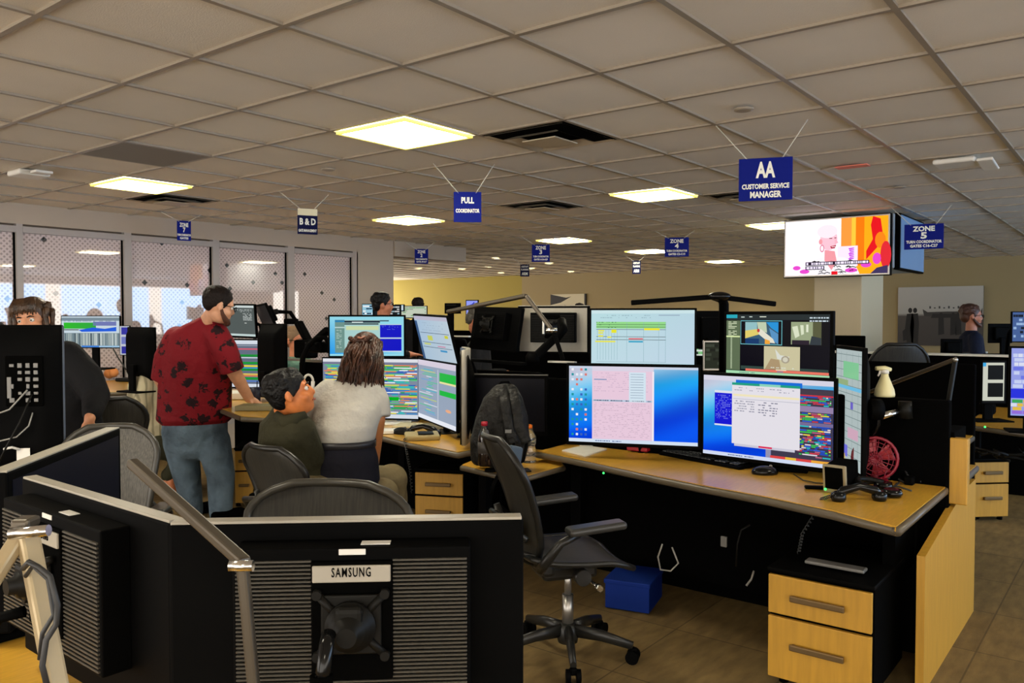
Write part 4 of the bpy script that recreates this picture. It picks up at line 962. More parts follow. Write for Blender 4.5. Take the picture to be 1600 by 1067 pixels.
def pedestal(x, y, z0, label, front_dir, w_=.40, h_=.47, d_=.50, handles=True, top=BLK):
    """drawer unit; x, y is the middle of its front foot"""
    fd = Vector(front_dir).normalized()
    c = Vector((x, y, z0)) - fd * (d_ / 2)
    t = thing('drawer_pedestal', label, 'drawer unit', M=frame(c, fd))
    MB().box((0, .01, h_ / 2 + .03), (w_, d_ - .03, h_ - .04), bev=.004).build('carcass', BLKM, t)
    MB().box((0, 0, h_ + .008), (w_ + .01, d_, .016), bev=.004).build('top', top, t)
    zs = [(.62, .98), (.03, .60)]
    for a, b in zs:
        d = MB().box((0, -d_ / 2 + .004, (a + b) / 2 * (h_ - .02) + .02), (w_ - .008, .02, (b - a) * (h_ - .02) - .004), bev=.003).build('drawer', WOOD2, t)
        if handles:
            zc = (a + b) / 2 * (h_ - .02) + .02 + (.02 if b < .7 else 0); zc = min(zc, b * (h_ - .02) - .05 + .02) if b < .7 else zc
            mb = MB().box((.0, -d_ / 2 - .026, zc), (w_ * .52, .014, .026), bev=.005)
            for sx in (-1, 1): mb.box((sx * w_ * .23, -d_ / 2 - .012, zc), (.014, .03, .018), bev=.002)
            mb.build('handle', mat('handle_bronze', rgb(120, 98, 66), .35, metal=.6), d)
    for sx in (-1, 1):
        for sy in (-1, 1): MB().cyl((sx * w_ * .38, sy * d_ * .38, .0), (sx * w_ * .38, sy * d_ * .38, .032), .02, 12).build('foot', BLK, t)
    return t
p = atz(1288, 1090, .0); pedestal(3.36, .985 + .06, 0, 'front right drawer unit with two wood drawers under the desk', (-1, 0, 0), .42, .48, .50)
p = atz(1548, 814, 0); pedestal(p.x, p.y, 0, 'wood drawer unit on the far side of the end panel', cdir(.1, -1), .28, .46, .4)
p = atz(382, 792, 0); pedestal(p.x, p.y, 0, 'narrow wood drawer unit right of the jeans', cdir(.15, -1), .15, .47, .4)
p = atz(686, 838, 0); pedestal(p.x - .0, p.y, 0, 'wood drawer unit between the centre chair and the right chair', cdir(-.25, -1), .36, .46, .34)
# ------------------------------------------------------------------ mesh office chairs
def mesh_weave(name, col, sc=(260, 260, 30)):
    m = mat(name, col, .55, var=.5, vscale=1.0, stretch=sc); return m
WEAVE = mesh_weave('chair_mesh', (.020, .018, .013), (150, 20, 8))
CFR = mat('chair_frame', (.013, .0125, .011), .35, spec=.4); CFRL = mat('chair_frame_lit', (.045, .041, .032), .35)  # second one is a lighter copy, light on the rims put into colour
ARMP = mat('arm_pad', (.030, .029, .026), .38, var=.1)
def chair(label, loc, face, base=True, tilt=12, rim=CFR, weave=WEAVE, seat=True, arms=True, topz=1.02, wt=.27, group=None):
    t = thing('office_chair', label, 'chair', loc, yaw_of(Vector(face)), group)
    if base:
        mb = MB().lathe((0, 0, .06), [(.045, 0), (.05, .03), (.045, .07), (.03, .09)])
        mb.build('base_hub', CFR, t)
        for k in range(5):
            a = 2 * PI * k / 5 + .35; c, s = math.cos(a), math.sin(a)
            leg = MB().tube([(c * .03, s * .03, .115), (c * .16, s * .16, .105), (c * .30, s * .30, .075)], [.032, .027, .020], 10, flat=.7).build('base_leg', CFR, t)
            mb = MB(); px_, py_ = c * .30, s * .30
            tx, ty = -s, c
            for q in (-1, 1): mb.cyl((px_ + tx * q * .012, py_ + ty * q * .012, .03), (px_ + tx * q * .032, py_ + ty * q * .032, .03), .03, 18)
            mb.box((px_, py_, .052), (.03, .03, .03), bev=.006); mb.build('caster', BLK, t)
        MB().cyl((0, 0, .13), (0, 0, .28), .026, 18).cyl((0, 0, .27), (0, 0, .40), .016, 16).build('gas_column', ALU, t)
        mb = MB().box((0, .02, .41), (.20, .26, .07), bev=.02).cyl((-.16, 0, .425), (.16, 0, .425), .018, 14).box((0, .14, .44), (.30, .06, .06), bev=.02)
        mb.cyl((-.25, .02, .43), (-.20, .02, .43), .035, 18).cyl((.20, .02, .43), (.25, .02, .43), .035, 18); mb.build('tilt_mechanism', CFR, t)
        MB().cyl((-.29, -.03, .40), (-.16, -.03, .40), .008, 10).cyl((-.31, -.03, .40), (-.28, -.03, .40), .014, 14).build('adjust_knob', CHR, t)
    if seat:
        def sh(u, v):
            a = (u - .5) * 2; b = v
            hw = .25 * (1 - .10 * b) * (1 - abs(2 * b - 1) ** 6 * .25)
            y = -.24 + .46 * b
            z = .475 - .055 * max(0, (.35 - b) / .35) ** 2 + .018 * a * a - .012 * math.sin(PI * b) + .015 * b
            return (a * hw, y, z)
        MB().surf(sh, 16, 18, .008).build('seat', weave, t)
        rimp = [sh(0, v / 14) for v in range(15)] + [sh(u / 10, 1) for u in range(1, 11)] + [sh(1, 1 - v / 14) for v in range(1, 15)] + [sh(1 - u / 10, 0) for u in range(1, 11)]
        MB().tube([Vector(p) - Vector((0, 0, .004)) for p in rimp], .014, 8, cap=False).build('seat_rim', CFR, t)
    ta = math.tan(math.radians(tilt)); z0 = .50; hh = topz - z0
    def hw_(v):     # half width with round shoulders
        k = .16 + (wt - .16) * min(1, v / .72) ** .8
        if v > .72: k *= math.sqrt(max(.0, 1 - ((v - .72) / .30) ** 2)) * 1.0
        if v < .12: k *= .75 + .25 * v / .12
        return k
    def bs(u, v):
        a = (u - .5) * 2; k = hw_(v)
        y = .23 + ta * v * hh - .045 * (1 - a * a) * 0 - .05 * a * a * (1 - .4 * v) - .03 * math.sin(PI * v)
        zz = z0 + hh * v
        return (a * k, y, zz)
    vm = .985
    MB().surf(lambda u, v: bs(u, v * vm), 20, 26, .005).build('backrest', weave, t)
    rp = [bs(0, vm * v / 18) for v in range(19)] + [bs(u / 12, vm) for u in range(1, 13)] + [bs(1, vm - vm * v / 18) for v in range(1, 19)] + [bs(1 - u / 12, 0) for u in range(1, 13)]
    MB().tube(rp, .0155, 10, cap=False).build('backrest_rim', rim, t)
    mb = MB(); mb.tube([(0, .14, .44), (0, .27, .50), (0, .31, .62), (0, .34, .72)], [.03, .028, .022, .015], 10, flat=.5)
    mb.tube([(-.20, .26, .60), (-.12, .33, .66), (0, .345, .68), (.12, .33, .66), (.20, .26, .60)], .014, 8); mb.build('back_frame', CFR, t)
    MB().box((0, .29, .62), (.26, .035, .13), bev=.016).build('lumbar_pad', BLKM, t)
    if arms:
        for s in (-1, 1):
            mb = MB().tube([(s * .20, .20, .47), (s * .27, .20, .52), (s * .285, .14, .60), (s * .285, .06, .635)], [.022, .022, .018, .018], 10); mb.build('arm_post', CFR, t)
            MB().box((s * .285, -.02, .655), (.085, .26, .034), R=Euler((math.radians(-4), 0, 0)).to_matrix(), bev=.015, seg=4).build('arm_pad', ARMP, t)
    return t
p = atz(887, 1022, .0)
chair('black mesh office chair on five casters in the right foreground', (p.x, p.y, 0), cdir(1, .30), topz=1.03, tilt=17, wt=.25)
p = at(482, 760, 2.70)
chair('office chair with a wide curved dark mesh back in the lower middle', (p.x, p.y, 0), cdir(-.10, -1), topz=.955, tilt=4, rim=CFRL, wt=.30)
p = at(150, 700, 3.75)
chair('mesh chair behind the switched off display at lower left', (p.x, p.y, 0), cdir(.2, -1), topz=1.02, tilt=6, rim=CFRL, weave=mesh_weave('chair_mesh_grey', (.075, .068, .055)), wt=.22)
p = at(492, 700, 4.15)
chair('black chair of the seated man in the hoodie', (p.x, p.y, 0), cdir(.75, .9), topz=.93, tilt=12, wt=.25)
p = at(162, 640, 5.3)
chair('black chair right of the standing woman in black', (p.x, p.y, 0), cdir(-.5, .9), topz=1.05, tilt=8, arms=False, wt=.24)
p = at(1388, 555, 7.6)
chair('far dark round chair back just right of the column', (p.x, p.y, 0), cdir(.1, 1), topz=1.32, tilt=8, base=True, arms=False, wt=.26)
p = at(1477, 556, 8.6)
chair('far dark chair back left of the bearded man', (p.x, p.y, 0), cdir(.1, 1), topz=1.19, tilt=8, base=True, arms=False, wt=.22)

# ------------------------------------------------------------------ people
def remesh(mb, name, m, parent, vox=.008, smooth=6, ratio=None):
    me = bpy.data.meshes.new('tmp'); bmesh.ops.recalc_face_normals(mb.bm, faces=mb.bm.faces); mb.bm.to_mesh(me); mb.bm.free()
    o = bpy.data.objects.new('tmp', me); COL.objects.link(o)
    r = o.modifiers.new('r', 'REMESH'); r.mode = 'VOXEL'; r.voxel_size = vox; r.use_smooth_shade = True
    s = o.modifiers.new('s', 'SMOOTH'); s.iterations = smooth; s.factor = .5
    if ratio: d = o.modifiers.new('d', 'DECIMATE'); d.ratio = ratio
    dg = bpy.context.evaluated_depsgraph_get(); dg.update()
    out = bpy.data.meshes.new_from_object(o.evaluated_get(dg)); out.name = name
    bpy.data.objects.remove(o); bpy.data.meshes.remove(me)
    out.materials.clear(); out.materials.append(m)
    for p in out.polygons: p.use_smooth = True
    q = bpy.data.objects.new(name, out); COL.objects.link(q); q.parent = parent
    return q
def loft(mb, secs, n=24):
    """secs: (centre, side vector, half side, front vector, half front); rounded ends"""
    rings = []
    def ring(c, sx, a, fy, b): return [mb.bm.verts.new(c + sx * math.cos(2 * PI * k / n) * a + fy * math.sin(2 * PI * k / n) * b) for k in range(n)]
    first, last = secs[0], secs[-1]
    def capd(s, nxt):
        d = (s[0] - nxt[0]).normalized(); L_ = min(s[2], s[4]) * .6
        return [(s[0] + d * L_ * math.sin(a), s[1], s[2] * math.cos(a), s[3], s[4] * math.cos(a)) for a in (PI * .42, PI * .25)]
    allr = [capd(first, secs[1])[0], capd(first, secs[1])[1]] + list(secs) + capd(last, secs[-2])[::-1]
    for q in allr: rings.append(ring(*q))
    fs = []
    for i in range(len(rings) - 1):
        for k in range(n): fs.append(mb.bm.faces.new((rings[i][k], rings[i][(k + 1) % n], rings[i + 1][(k + 1) % n], rings[i + 1][k])))
    fs.append(mb.bm.faces.new(rings[0][::-1])); fs.append(mb.bm.faces.new(rings[-1])); mb._new(fs, True)
def V(*a): return Vector(a)
def limb(mb, pts, rs, n=14, flatend=False):
    pts = [Vector(p) for p in pts]
    # densify
    P_ = []; R_ = []
    for i in range(len(pts) - 1):
        for k in range(4):
            f = k / 4; P_.append(pts[i].lerp(pts[i + 1], f)); R_.append(rs[i] * (1 - f) + rs[i + 1] * f)
    P_.append(pts[-1]); R_.append(rs[-1])
    mb.tube(P_, R_, n)
    mb.ell(pts[0], rs[0], n=12)
    if not flatend: mb.ell(pts[-1], rs[-1], n=12)
    for p, r in zip(pts[1:-1], rs[1:-1]): mb.ell(p, r * 1.0, n=12)
def hand(mb, wrist, direc, palmn, s=1.0, curl=.5, side=1):
    """palm and five fingers; direc: pointing direction, palmn: palm normal (fingers curl towards it), side: +1 thumb along direc x palmn"""
    d = Vector(direc).normalized(); n = Vector(palmn); n = (n - d * n.dot(d)).normalized(); sd = d.cross(n) * side
    c = wrist + d * .05 * s
    R = Matrix((sd, d, n)).transposed()
    mb.ell(c, (.040 * s, .052 * s, .017 * s), R, 14)
    for i, (off, L_) in enumerate(((.030, .068), (.010, .078), (-.011, .072), (-.030, .056))):
        p0 = c + sd * off * s + d * .038 * s; a = 0; pts = [p0]; 
        for k, f in enumerate((.45, .32, .23)):
            a += curl * (.55 + .25 * k); dd = d * math.cos(a) + n * math.sin(a) + sd * off * .6
            pts.append(pts[-1] + dd.normalized() * L_ * f * s * 1.15)
        mb.tube(pts, [.0095 * s, .009 * s, .0082 * s, .0066 * s], 8); mb.ell(pts[-1], .0068 * s, n=8)
    p0 = wrist + d * .025 * s + sd * .028 * s
    pts = [p0, p0 + (sd * .8 + d * .5 + n * .3).normalized() * .035 * s, p0 + (sd * .8 + d * .6 + n * .3).normalized() * .035 * s + (d * .9 + sd * .3 + n * .4).normalized() * .032 * s]
    mb.tube(pts, [.0125 * s, .0105 * s, .008 * s], 8); mb.ell(pts[-1], .0085 * s, n=8)
def head(mb, c, fd, up, s=1.0, jaw=1.0):
    """c: head centre; fd: facing; returns local frame function"""
    fd = Vector(fd).normalized(); up = Vector(up); up = (up - fd * up.dot(fd)).normalized(); rt = fd.cross(up)
    R = Matrix((rt, fd, up)).transposed()
    def Q(x, y, z): return c + (rt * x + fd * y + up * z) * s
    mb.ell(Q(0, -.012, .030), (.076 * s, .096 * s, .088 * s), R, 24)
    mb.ell(Q(0, .022, -.030), (.062 * s, .072 * s, .080 * s), R, 20)
    mb.ell(Q(0, .052, -.078), (.036 * s * jaw, .034 * s, .026 * s), R, 14)
    mb.ell(Q(0, .094, -.020), (.013 * s, .018 * s, .016 * s), R, 10); mb.tube([Q(0, .084, .018), Q(0, .100, -.018)], [.008 * s, .012 * s], 8)
    for q in (-1, 1):
        mb.ell(Q(q * .040, .056, -.030), (.026 * s, .026 * s, .026 * s), R, 10)
        mb.ell(Q(q * .032, .072, .026), (.022 * s, .014 * s, .008 * s), R, 10)
        mb.ell(Q(q * .078, -.006, -.006), (.009 * s, .018 * s, .032 * s), R, 10)
    mb.ell(Q(0, .082, -.056), (.022 * s, .012 * s, .010 * s), R, 10)
    return Q, R
EYEW = mat('eye_white', (.7, .68, .64), .2); EYED = mat('eye_iris', (.03, .02, .015), .15); LIP = mat('lips', rgb(150, 74, 62), .45)
def face_parts(t, Q, s, browm, lips=True):
    for q in (-1, 1):
        e = MB().ell(Q(q * .030, .0745, .006), .0115 * s, n=12).build('eye', EYEW, t)
        MB().ell(Q(q * .030, .0835, .006), .0052 * s, n=10).build('iris', EYED, e)
        MB().tube([Q(q * .014, .088, .024), Q(q * .030, .089, .029), Q(q * .046, .078, .024)], [.003 * s, .004 * s, .002 * s], 6).build('eyebrow', browm, t)
    if lips: MB().tube([Q(-.022, .086, -.056), Q(-.008, .094, -.053), Q(0, .095, -.055), Q(.008, .094, -.053), Q(.022, .086, -.056)], [.002 * s, .005 * s, .005 * s, .005 * s, .002 * s], 6).build('mouth', LIP, t)
def glasses(t, Q, s, m=BLK):
    g = MB()
    for q in (-1, 1):
        pts = [Q(q * .032 + .021 * math.cos(a * PI / 8), .100, .004 + .016 * math.sin(a * PI / 8)) for a in range(17)]
        g.tube(pts, .0022 * s, 6, cap=False); g.tube([Q(q * .053, .100, .008), Q(q * .078, .06, .010), Q(q * .082, -.01, .006)], .0022 * s, 6)
    g.tube([Q(-.011, .101, .006), Q(.011, .101, .006)], .002 * s, 6); g.build('glasses', m, t)
def hair_short(t, Q, R, s, m, lo=.0, front=.06, thick=1.0, seed=1, curl=.012, beard=None):
    mb = MB(); r = random.Random(seed)
    mb.ell(Q(0, -.020, .042), (.083 * s * thick, .098 * s * thick, .090 * s), R, 20)
    mb.ell(Q(0, -.055, lo - .0), (.070 * s, .055 * s, .070 * s), R, 16)
    for k in range(150):     # tufts over the crown, back and sides
        a = r.uniform(0, 2 * PI); e = r.uniform(-.15, 1.0)
        x = math.cos(a) * math.cos(e); y = math.sin(a) * math.cos(e); z = math.sin(e)
        if y > .30 and z < .62: continue
        p = Q(x * .082 * thick, -.020 + y * .098 * thick, .040 + z * .092)
        mb.ell(p, (curl * s * r.uniform(.6, 1.3), curl * s, curl * s * .8), R, 6)
    for q in (-1, 1): mb.ell(Q(q * .073, .012, .018), (.010 * s, .018 * s, .034 * s), R, 8)
    o = remesh(mb, 'hair', m, t, .007 if s > .5 else .012, 2)
    return o
def beard(t, Q, R, s, m):
    mb = MB()
    mb.tube([Q(*p) for p in ((-.072, .0, -.015), (-.068, .018, -.048), (-.052, .046, -.074), (-.026, .072, -.090), (0, .082, -.094), (.026, .072, -.090), (.052, .046, -.074), (.068, .018, -.048), (.072, .0, -.015))], [.008 * s, .013 * s, .018 * s, .021 * s, .022 * s, .021 * s, .018 * s, .013 * s, .008 * s], 12)
    mb.ell(Q(0, .074, -.076), (.034 * s, .020 * s, .018 * s), R, 12); mb.ell(Q(0, .088, -.040), (.028 * s, .010 * s, .007 * s), R, 10)
    remesh(mb, 'beard', m, t, .006, 2)
def cloth(name, col, bump=.35, bscale=14, rough=.85, var=.08):
    m = mat(name, col, rough, spec=.2, bump=bump, bscale=bscale, var=var, vscale=6); return m
class Loc:      # world points -> figure-local points
    def __init__(s, root): s.r = Vector(root)
    def __call__(s, x, y, d): return at(x, y, d) - s.r
rt_, fw_ = cdir(1, 0), cdir(0, 1)      # camera right / away from the camera
UP = V(0, 0, 1)

# 1 --- man in the dark red printed shirt, seen from behind
root = atz(318, 808, 0); A = Loc(root)
t = thing('person', 'standing bearded man in dark red patterned shirt and blue jeans, hand on the desk', 'person', root)
SK = skin('light', rgb(214, 158, 124))
body = MB()
hc = A(342, 478, 5.95); hf = cdir(.80, .55, -.28)
Q, R = head(body, hc, hf, UP, 1.12)
limb(body, [A(336, 487, 5.97), A(322, 508, 6.05), A(315, 530, 6.1)], [.062, .068, .08])
loft(body, [(A(312, 525, 6.1), rt_, .17, fw_, .09), (A(305, 570, 6.15), rt_, .20, fw_, .13), (A(303, 625, 6.2), rt_, .20, fw_, .15), (A(305, 665, 6.25), rt_, .19, fw_, .14)])
limb(body, [A(346, 532, 6.0), A(364, 578, 6.05), A(389, 622, 6.25)], [.062, .056, .038])
hand(body, A(388, 620, 6.25), cdir(.75, .35, -.55), V(0, 0, -1) + cdir(-.2, 0), 1.1, .35, -1)
limb(body, [A(262, 545, 6.1), A(250, 592, 6.15), A(268, 628, 5.98 + .5)], [.062, .050, .036])
hand(body, A(268, 628, 6.48), cdir(.7, .5, -.3), V(0, 0, -1), 1.05, .5, 1)
for q, xs_ in ((0, ((285, 668), (293, 740), (300, 800))), (1, ((330, 668), (345, 738), (346, 802)))):
    limb(body, [A(*xs_[0], 6.25), A(*xs_[1], 6.25 - .0), A(*xs_[2], 6.2 if q else 6.35)], [.10, .07, .045])
remesh(body, 'body', SK, t, .0085, 5)
# shirt
PRN = mat('shirt_red_print', rgb(128, 18, 30), .75, spec=.25, bump=.45, bscale=11)
nt = PRN.node_tree; N = nt.nodes.new; L = nt.links.new; pr = nt.nodes['Principled BSDF']
tc = N('ShaderNodeTexCoord'); nz = N('ShaderNodeTexNoise'); nz.inputs['Scale'].default_value = 30; nz.inputs['Detail'].default_value = 2
vo = N('ShaderNodeTexVoronoi'); vo.inputs['Scale'].default_value = 10.5
mxv = N('ShaderNodeMix'); mxv.data_type = 'VECTOR'; mxv.inputs['Factor'].default_value = .10; L(tc.outputs['Object'], nz.inputs['Vector']); L(tc.outputs['Object'], mxv.inputs['A']); L(nz.outputs['Color'], mxv.inputs['B']); L(mxv.outputs['Result'], vo.inputs['Vector'])
cr = N('ShaderNodeValToRGB'); cr.color_ramp.elements[0].position = .34; cr.color_ramp.elements[1].position = .42
cr.color_ramp.elements[0].color = (*rgb(34, 10, 16), 1); cr.color_ramp.elements[1].color = (*rgb(126, 16, 28), 1)
L(vo.outputs['Distance'], cr.inputs['Fac']); L(cr.outputs['Color'], pr.inputs['Base Color'])
sh = MB(); k_ = fw_
loft(sh, [(A(324, 499, 6.04), rt_, .085, k_, .075), (A(318, 508, 6.06), rt_, .15, k_, .10), (A(311, 520, 6.08), rt_, .215, k_, .12), (A(306, 560, 6.12), rt_, .265, k_, .16), (A(305, 600, 6.18), rt_, .275, k_, .18), (A(304, 635, 6.22), rt_, .28, k_, .185), (A(303, 655, 6.24), rt_, .285, k_, .185)])
limb(sh, [A(336, 520, 6.03), A(351, 545, 6.0), A(364, 580, 6.03)], [.095, .092, .088], flatend=True)
limb(sh, [A(277, 530, 6.12), A(261, 560, 6.12), A(254, 594, 6.15)], [.10, .095, .085], flatend=True)
remesh(sh, 'shirt', PRN, t, .010, 6)
# collar
MB().tube([A(313, 503, 5.99), A(322, 497, 5.97), A(333, 499, 5.96), A(338, 505, 5.98)], .022, 8, flat=.6).build('collar', PRN, t)
JEAN = mat('jeans_denim', rgb(96, 114, 128), .85, spec=.2, bump=1.0, bscale=8, var=.5, vscale=4)
tr = MB()
loft(tr, [(A(305, 655, 6.24), rt_, .245, fw_, .16), (A(304, 675, 6.25), rt_, .25, fw_, .165), (A(306, 700, 6.26), rt_, .235, fw_, .16)])
limb(tr, [A(282, 690, 6.27), A(292, 742, 6.28), A(302, 798, 6.33)], [.130, .105, .075])
limb(tr, [A(333, 690, 6.24), A(345, 742, 6.22), A(345, 802, 6.18)], [.130, .105, .085])
remesh(tr, 'jeans', JEAN, t, .010, 5)
for (x, y, d) in ((304, 810, 6.36), (347, 818, 6.14)):
    MB().box(A(x, y, d) + V(0, 0, 0) + cdir(.35, .25) * .05 + V(0, 0, -(A(x, y, d)).z + .045), (.27, .10, .085), R=Matrix.Rotation(YAW - .7, 3, 'Z'), bev=.035, seg=4).build('shoe', BLKM, t)
HB = mat('hair_dark_brown', rgb(24, 15, 11), .6, spec=.2, bump=.8, bscale=80, var=.3, vscale=60)
hair_short(t, Q, R, 1.12, HB, lo=.02, seed=3, curl=.008); beard(t, Q, R, 1.12, mat('beard_brown', rgb(84, 46, 28), .7, bump=.6, bscale=120)); face_parts(t, Q, 1.12, HB, False); glasses(t, Q, 1.12)

# 2 --- woman in the light grey short sleeved shirt, bending forward, seen from behind
root = atz(533, 930, 0); root = V(at(533, 900, 4.3).x, at(533, 900, 4.3).y, 0); A = Loc(root)
t = thing('person', 'woman with wavy brown hair, light grey shirt and dark trousers, bending beside the seated man', 'person', root)
SK = skin('warm', rgb(190, 122, 72))
body = MB(); hc = A(572, 556, 4.55); hf = cdir(.15, .85, -.55)
Q, R = head(body, hc, hf, UP + fw_ * .5, 1.0)
limb(body, [A(568, 568, 4.5), A(562, 590, 4.42)], [.052, .055])
loft(body, [(A(556, 605, 4.44), rt_, .13, fw_, .07), (A(545, 635, 4.38), rt_, .13, fw_, .08), (A(537, 680, 4.29), rt_, .13, fw_, .09), (A(533, 720, 4.27), rt_, .15, fw_, .11)])
limb(body, [A(588, 612, 4.40), A(590, 655, 4.36), A(583, 735, 4.5)], [.046, .042, .028])
hand(body, A(583, 735, 4.5), cdir(.0, .45, -.9), cdir(-.5, .5), .9, .6, 1)
limb(body, [A(505, 612, 4.42), A(487, 655, 4.44), A(492, 700, 4.60)], [.046, .040, .028])
hand(body, A(492, 700, 4.6), cdir(.2, .6, -.6), cdir(.5, 0), .9, .5, -1)
for x0 in (508, 560): limb(body, [A(x0, 725, 4.28), at(x0 - 4, 840, 4.30) - root, V(*(at(x0 - 6, 900, 4.2) - root).xy, .10)], [.085, .058, .04])
remesh(body, 'body', SK, t, .008, 5)
GS = cloth('shirt_light_grey', rgb(186, 182, 172), .5, 12)
sh = MB()
loft(sh, [(A(564, 590, 4.44), rt_, .07, fw_, .06), (A(558, 597, 4.42), rt_, .13, fw_, .085), (A(551, 612, 4.40), rt_, .175, fw_, .115), (A(545, 640, 4.34), rt_, .185, fw_, .13), (A(538, 668, 4.28), rt_, .175, fw_, .13), (A(533, 686, 4.27), rt_, .18, fw_, .13)])
limb(sh, [A(582, 610, 4.41), A(590, 628, 4.38), A(592, 652, 4.36)], [.066, .066, .066], flatend=True)
limb(sh, [A(514, 612, 4.41), A(497, 627, 4.38), A(481, 650, 4.38)], [.070, .070, .066], flatend=True)
remesh(sh, 'shirt', GS, t, .008, 5)
NAVY = cloth('trousers_navy', (.012, .012, .020), .3, 10, .8)
tr = MB()
loft(tr, [(A(533, 692, 4.27), rt_, .172, fw_, .125), (A(533, 715, 4.26), rt_, .195, fw_, .14), (A(533, 750, 4.27), rt_, .205, fw_, .145)])
for x0 in (508, 558): limb(tr, [A(x0, 750, 4.28), at(x0 - 2, 845, 4.30) - root, V(*(at(x0 - 2, 900, 4.22) - root).xy, .12)], [.112, .085, .07])
remesh(tr, 'trousers', NAVY, t, .009, 4)
MB().surf(lambda u, v: A(533, 691, 4.27) + rt_ * math.cos(2 * PI * u) * .181 + fw_ * math.sin(2 * PI * u) * .134 + V(0, 0, -.02 + .035 * v), 40, 2, .006).build('belt', mat('belt_leather', (.025, .024, .028), .35), t)
for x0 in (508, 556):
    p = V(*(at(x0, 905, 4.15) - root).xy, .045); MB().box(p + fw_ * .05, (.24, .085, .07), R=Matrix.Rotation(YAW, 3, 'Z'), bev=.03, seg=3).build('shoe', BLKM, t)
HW = mat('hair_brown_wavy', rgb(58, 32, 18), .42, spec=.3, var=.75, vscale=26, bump=.7, bscale=60)
hm = MB(); hm.ell(Q(0, -.014, .038), (.088, .104, .096), R, 22); hm.ell(Q(0, -.06, -.02), (.086, .07, .09), R, 18)
r = random.Random(8)
for k in range(230):
    a = r.uniform(PI * 1.02, PI * 1.98); rad = r.uniform(.9, 1.08); e = r.uniform(-.2, .55)
    p0 = Q(math.cos(a) * .084 * rad * math.cos(e), -.012 + math.sin(a) * .098 * rad * math.cos(e), .03 + .09 * math.sin(e))
    Lh = r.uniform(.20, .31); ph = r.uniform(0, 6.28); out = (p0 - Q(0, 0, 0)).normalized(); pts = []; wv = r.uniform(.006, .014)
    sx = out.dot(rt_)
    for q in range(10):
        f = q / 9; dn = V(0, 0, -1) * Lh * f - fw_ * .14 * math.sin(PI * .5 * f)
        pts.append(p0 + out * (.015 * math.sin(PI * f)) + dn + rt_ * (wv * math.sin(f * 8 + ph) + sx * .035 * f) + fw_ * wv * .6 * math.cos(f * 8 + ph))
    hm.tube(pts, [.0085 * (1 - .75 * (q / 9) ** 1.5) for q in range(10)], 6)
hm.build('hair', HW, t)
cm = MB()
for k in range(7):
    f = k / 6; cm.ell(Q(-.055 + .075 * f, -.122, .045 - .02 * math.sin(f * 3)), (.016, .014, .013), R, 8)
for k in range(7):
    f = k / 6; cm.ell(Q(.055 - .075 * f, -.122, .045 - .02 * math.sin(f * 3)), (.016, .014, .013), R, 8)
cm.build('braid', HW, t); MB().tube([Q(-.01, -.134, .04), Q(.012, -.142, .03), Q(.03, -.134, .045)], .005, 8).build('hair_clip', mat('clip_rose', rgb(168, 110, 84), .3), t)
for q in (-1, 1): pass

# 3 --- seated man in the dark green hoodie
root = V(at(470, 740, 4.25).x, at(470, 740, 4.25).y, 0); A = Loc(root)
t = thing('person', 'seated man with black hair in a dark green hoodie looking up at the bending woman', 'person', root)
SK = skin('tan', rgb(206, 120, 62))
body = MB(); hc = A(455, 616, 4.12); hf = cdir(.92, .18, .30)
Q, R = head(body, hc, hf, UP + rt_ * -.25, 1.08)
limb(body, [A(447, 636, 4.15), A(445, 655, 4.2)], [.058, .065])
loft(body, [(A(448, 668, 4.22), cdir(.5, -.8), .13, cdir(.8, .5), .08), (A(455, 705, 4.25), cdir(.5, -.8), .16, cdir(.8, .5), .12), (A(468, 755, 4.28), cdir(.5, -.8), .16, cdir(.8, .5), .13)])
limb(body, [A(468, 676, 4.12), A(490, 715, 4.17), A(520, 705, 4.45)], [.045, .040, .03]); hand(body, A(520, 705, 4.45), cdir(.7, .7, 0), V(0, 0, -1), 1, .4, 1)
limb(body, [A(485, 770, 4.25), A(600, 752, 4.65), at(612, 850, 4.75) - root], [.08, .06, .045])
limb(body, [A(470, 775, 4.05), A(590, 775, 4.35), at(600, 880, 4.5) - root], [.08, .06, .045])
remesh(body, 'body', SK, t, .008, 5)
HOOD = cloth('hoodie_green', rgb(52, 50, 34), .6, 9, .9)
sh = MB(); sd = cdir(.5, -.8); fr = cdir(.8, .5)
loft(sh, [(A(447, 648, 4.2), sd, .11, fr, .09), (A(448, 662, 4.2), sd, .20, fr, .13), (A(453, 690, 4.23), sd, .225, fr, .155), (A(462, 730, 4.27), sd, .22, fr, .165), (A(468, 765, 4.28), sd, .22, fr, .17)])
limb(sh, [A(467, 672, 4.08), A(488, 715, 4.15), A(515, 706, 4.42)], [.085, .07, .05])
limb(sh, [A(436, 668, 4.34), A(470, 715, 4.55), A(505, 690, 4.72)], [.085, .07, .05])
remesh(sh, 'hoodie', HOOD, t, .010, 4)
MB().tube([A(432, 650, 4.1), A(445, 660, 4.04), A(462, 655, 4.02), A(478, 648, 4.06)], [.03, .035, .032, .02], 10, flat=.6).build('hood', HOOD, t)
KH = cloth('trousers_khaki', rgb(120, 106, 76), .6, 8, .85)
tr = MB(); limb(tr, [A(480, 768, 4.26), A(612, 750, 4.66), at(618, 860, 4.75) - root], [.115, .095, .065]); limb(tr, [A(468, 775, 4.08), A(598, 772, 4.38), at(606, 885, 4.5) - root], [.115, .09, .065])
remesh(tr, 'trousers', KH, t, .010, 4)
HBK = mat('hair_black', (.004, .0035, .0035), .5, spec=.25, bump=.8, bscale=70)
hair_short(t, Q, R, 1.08, HBK, lo=.01, thick=1.04, seed=5, curl=.012); face_parts(t, Q, 1.08, HBK)

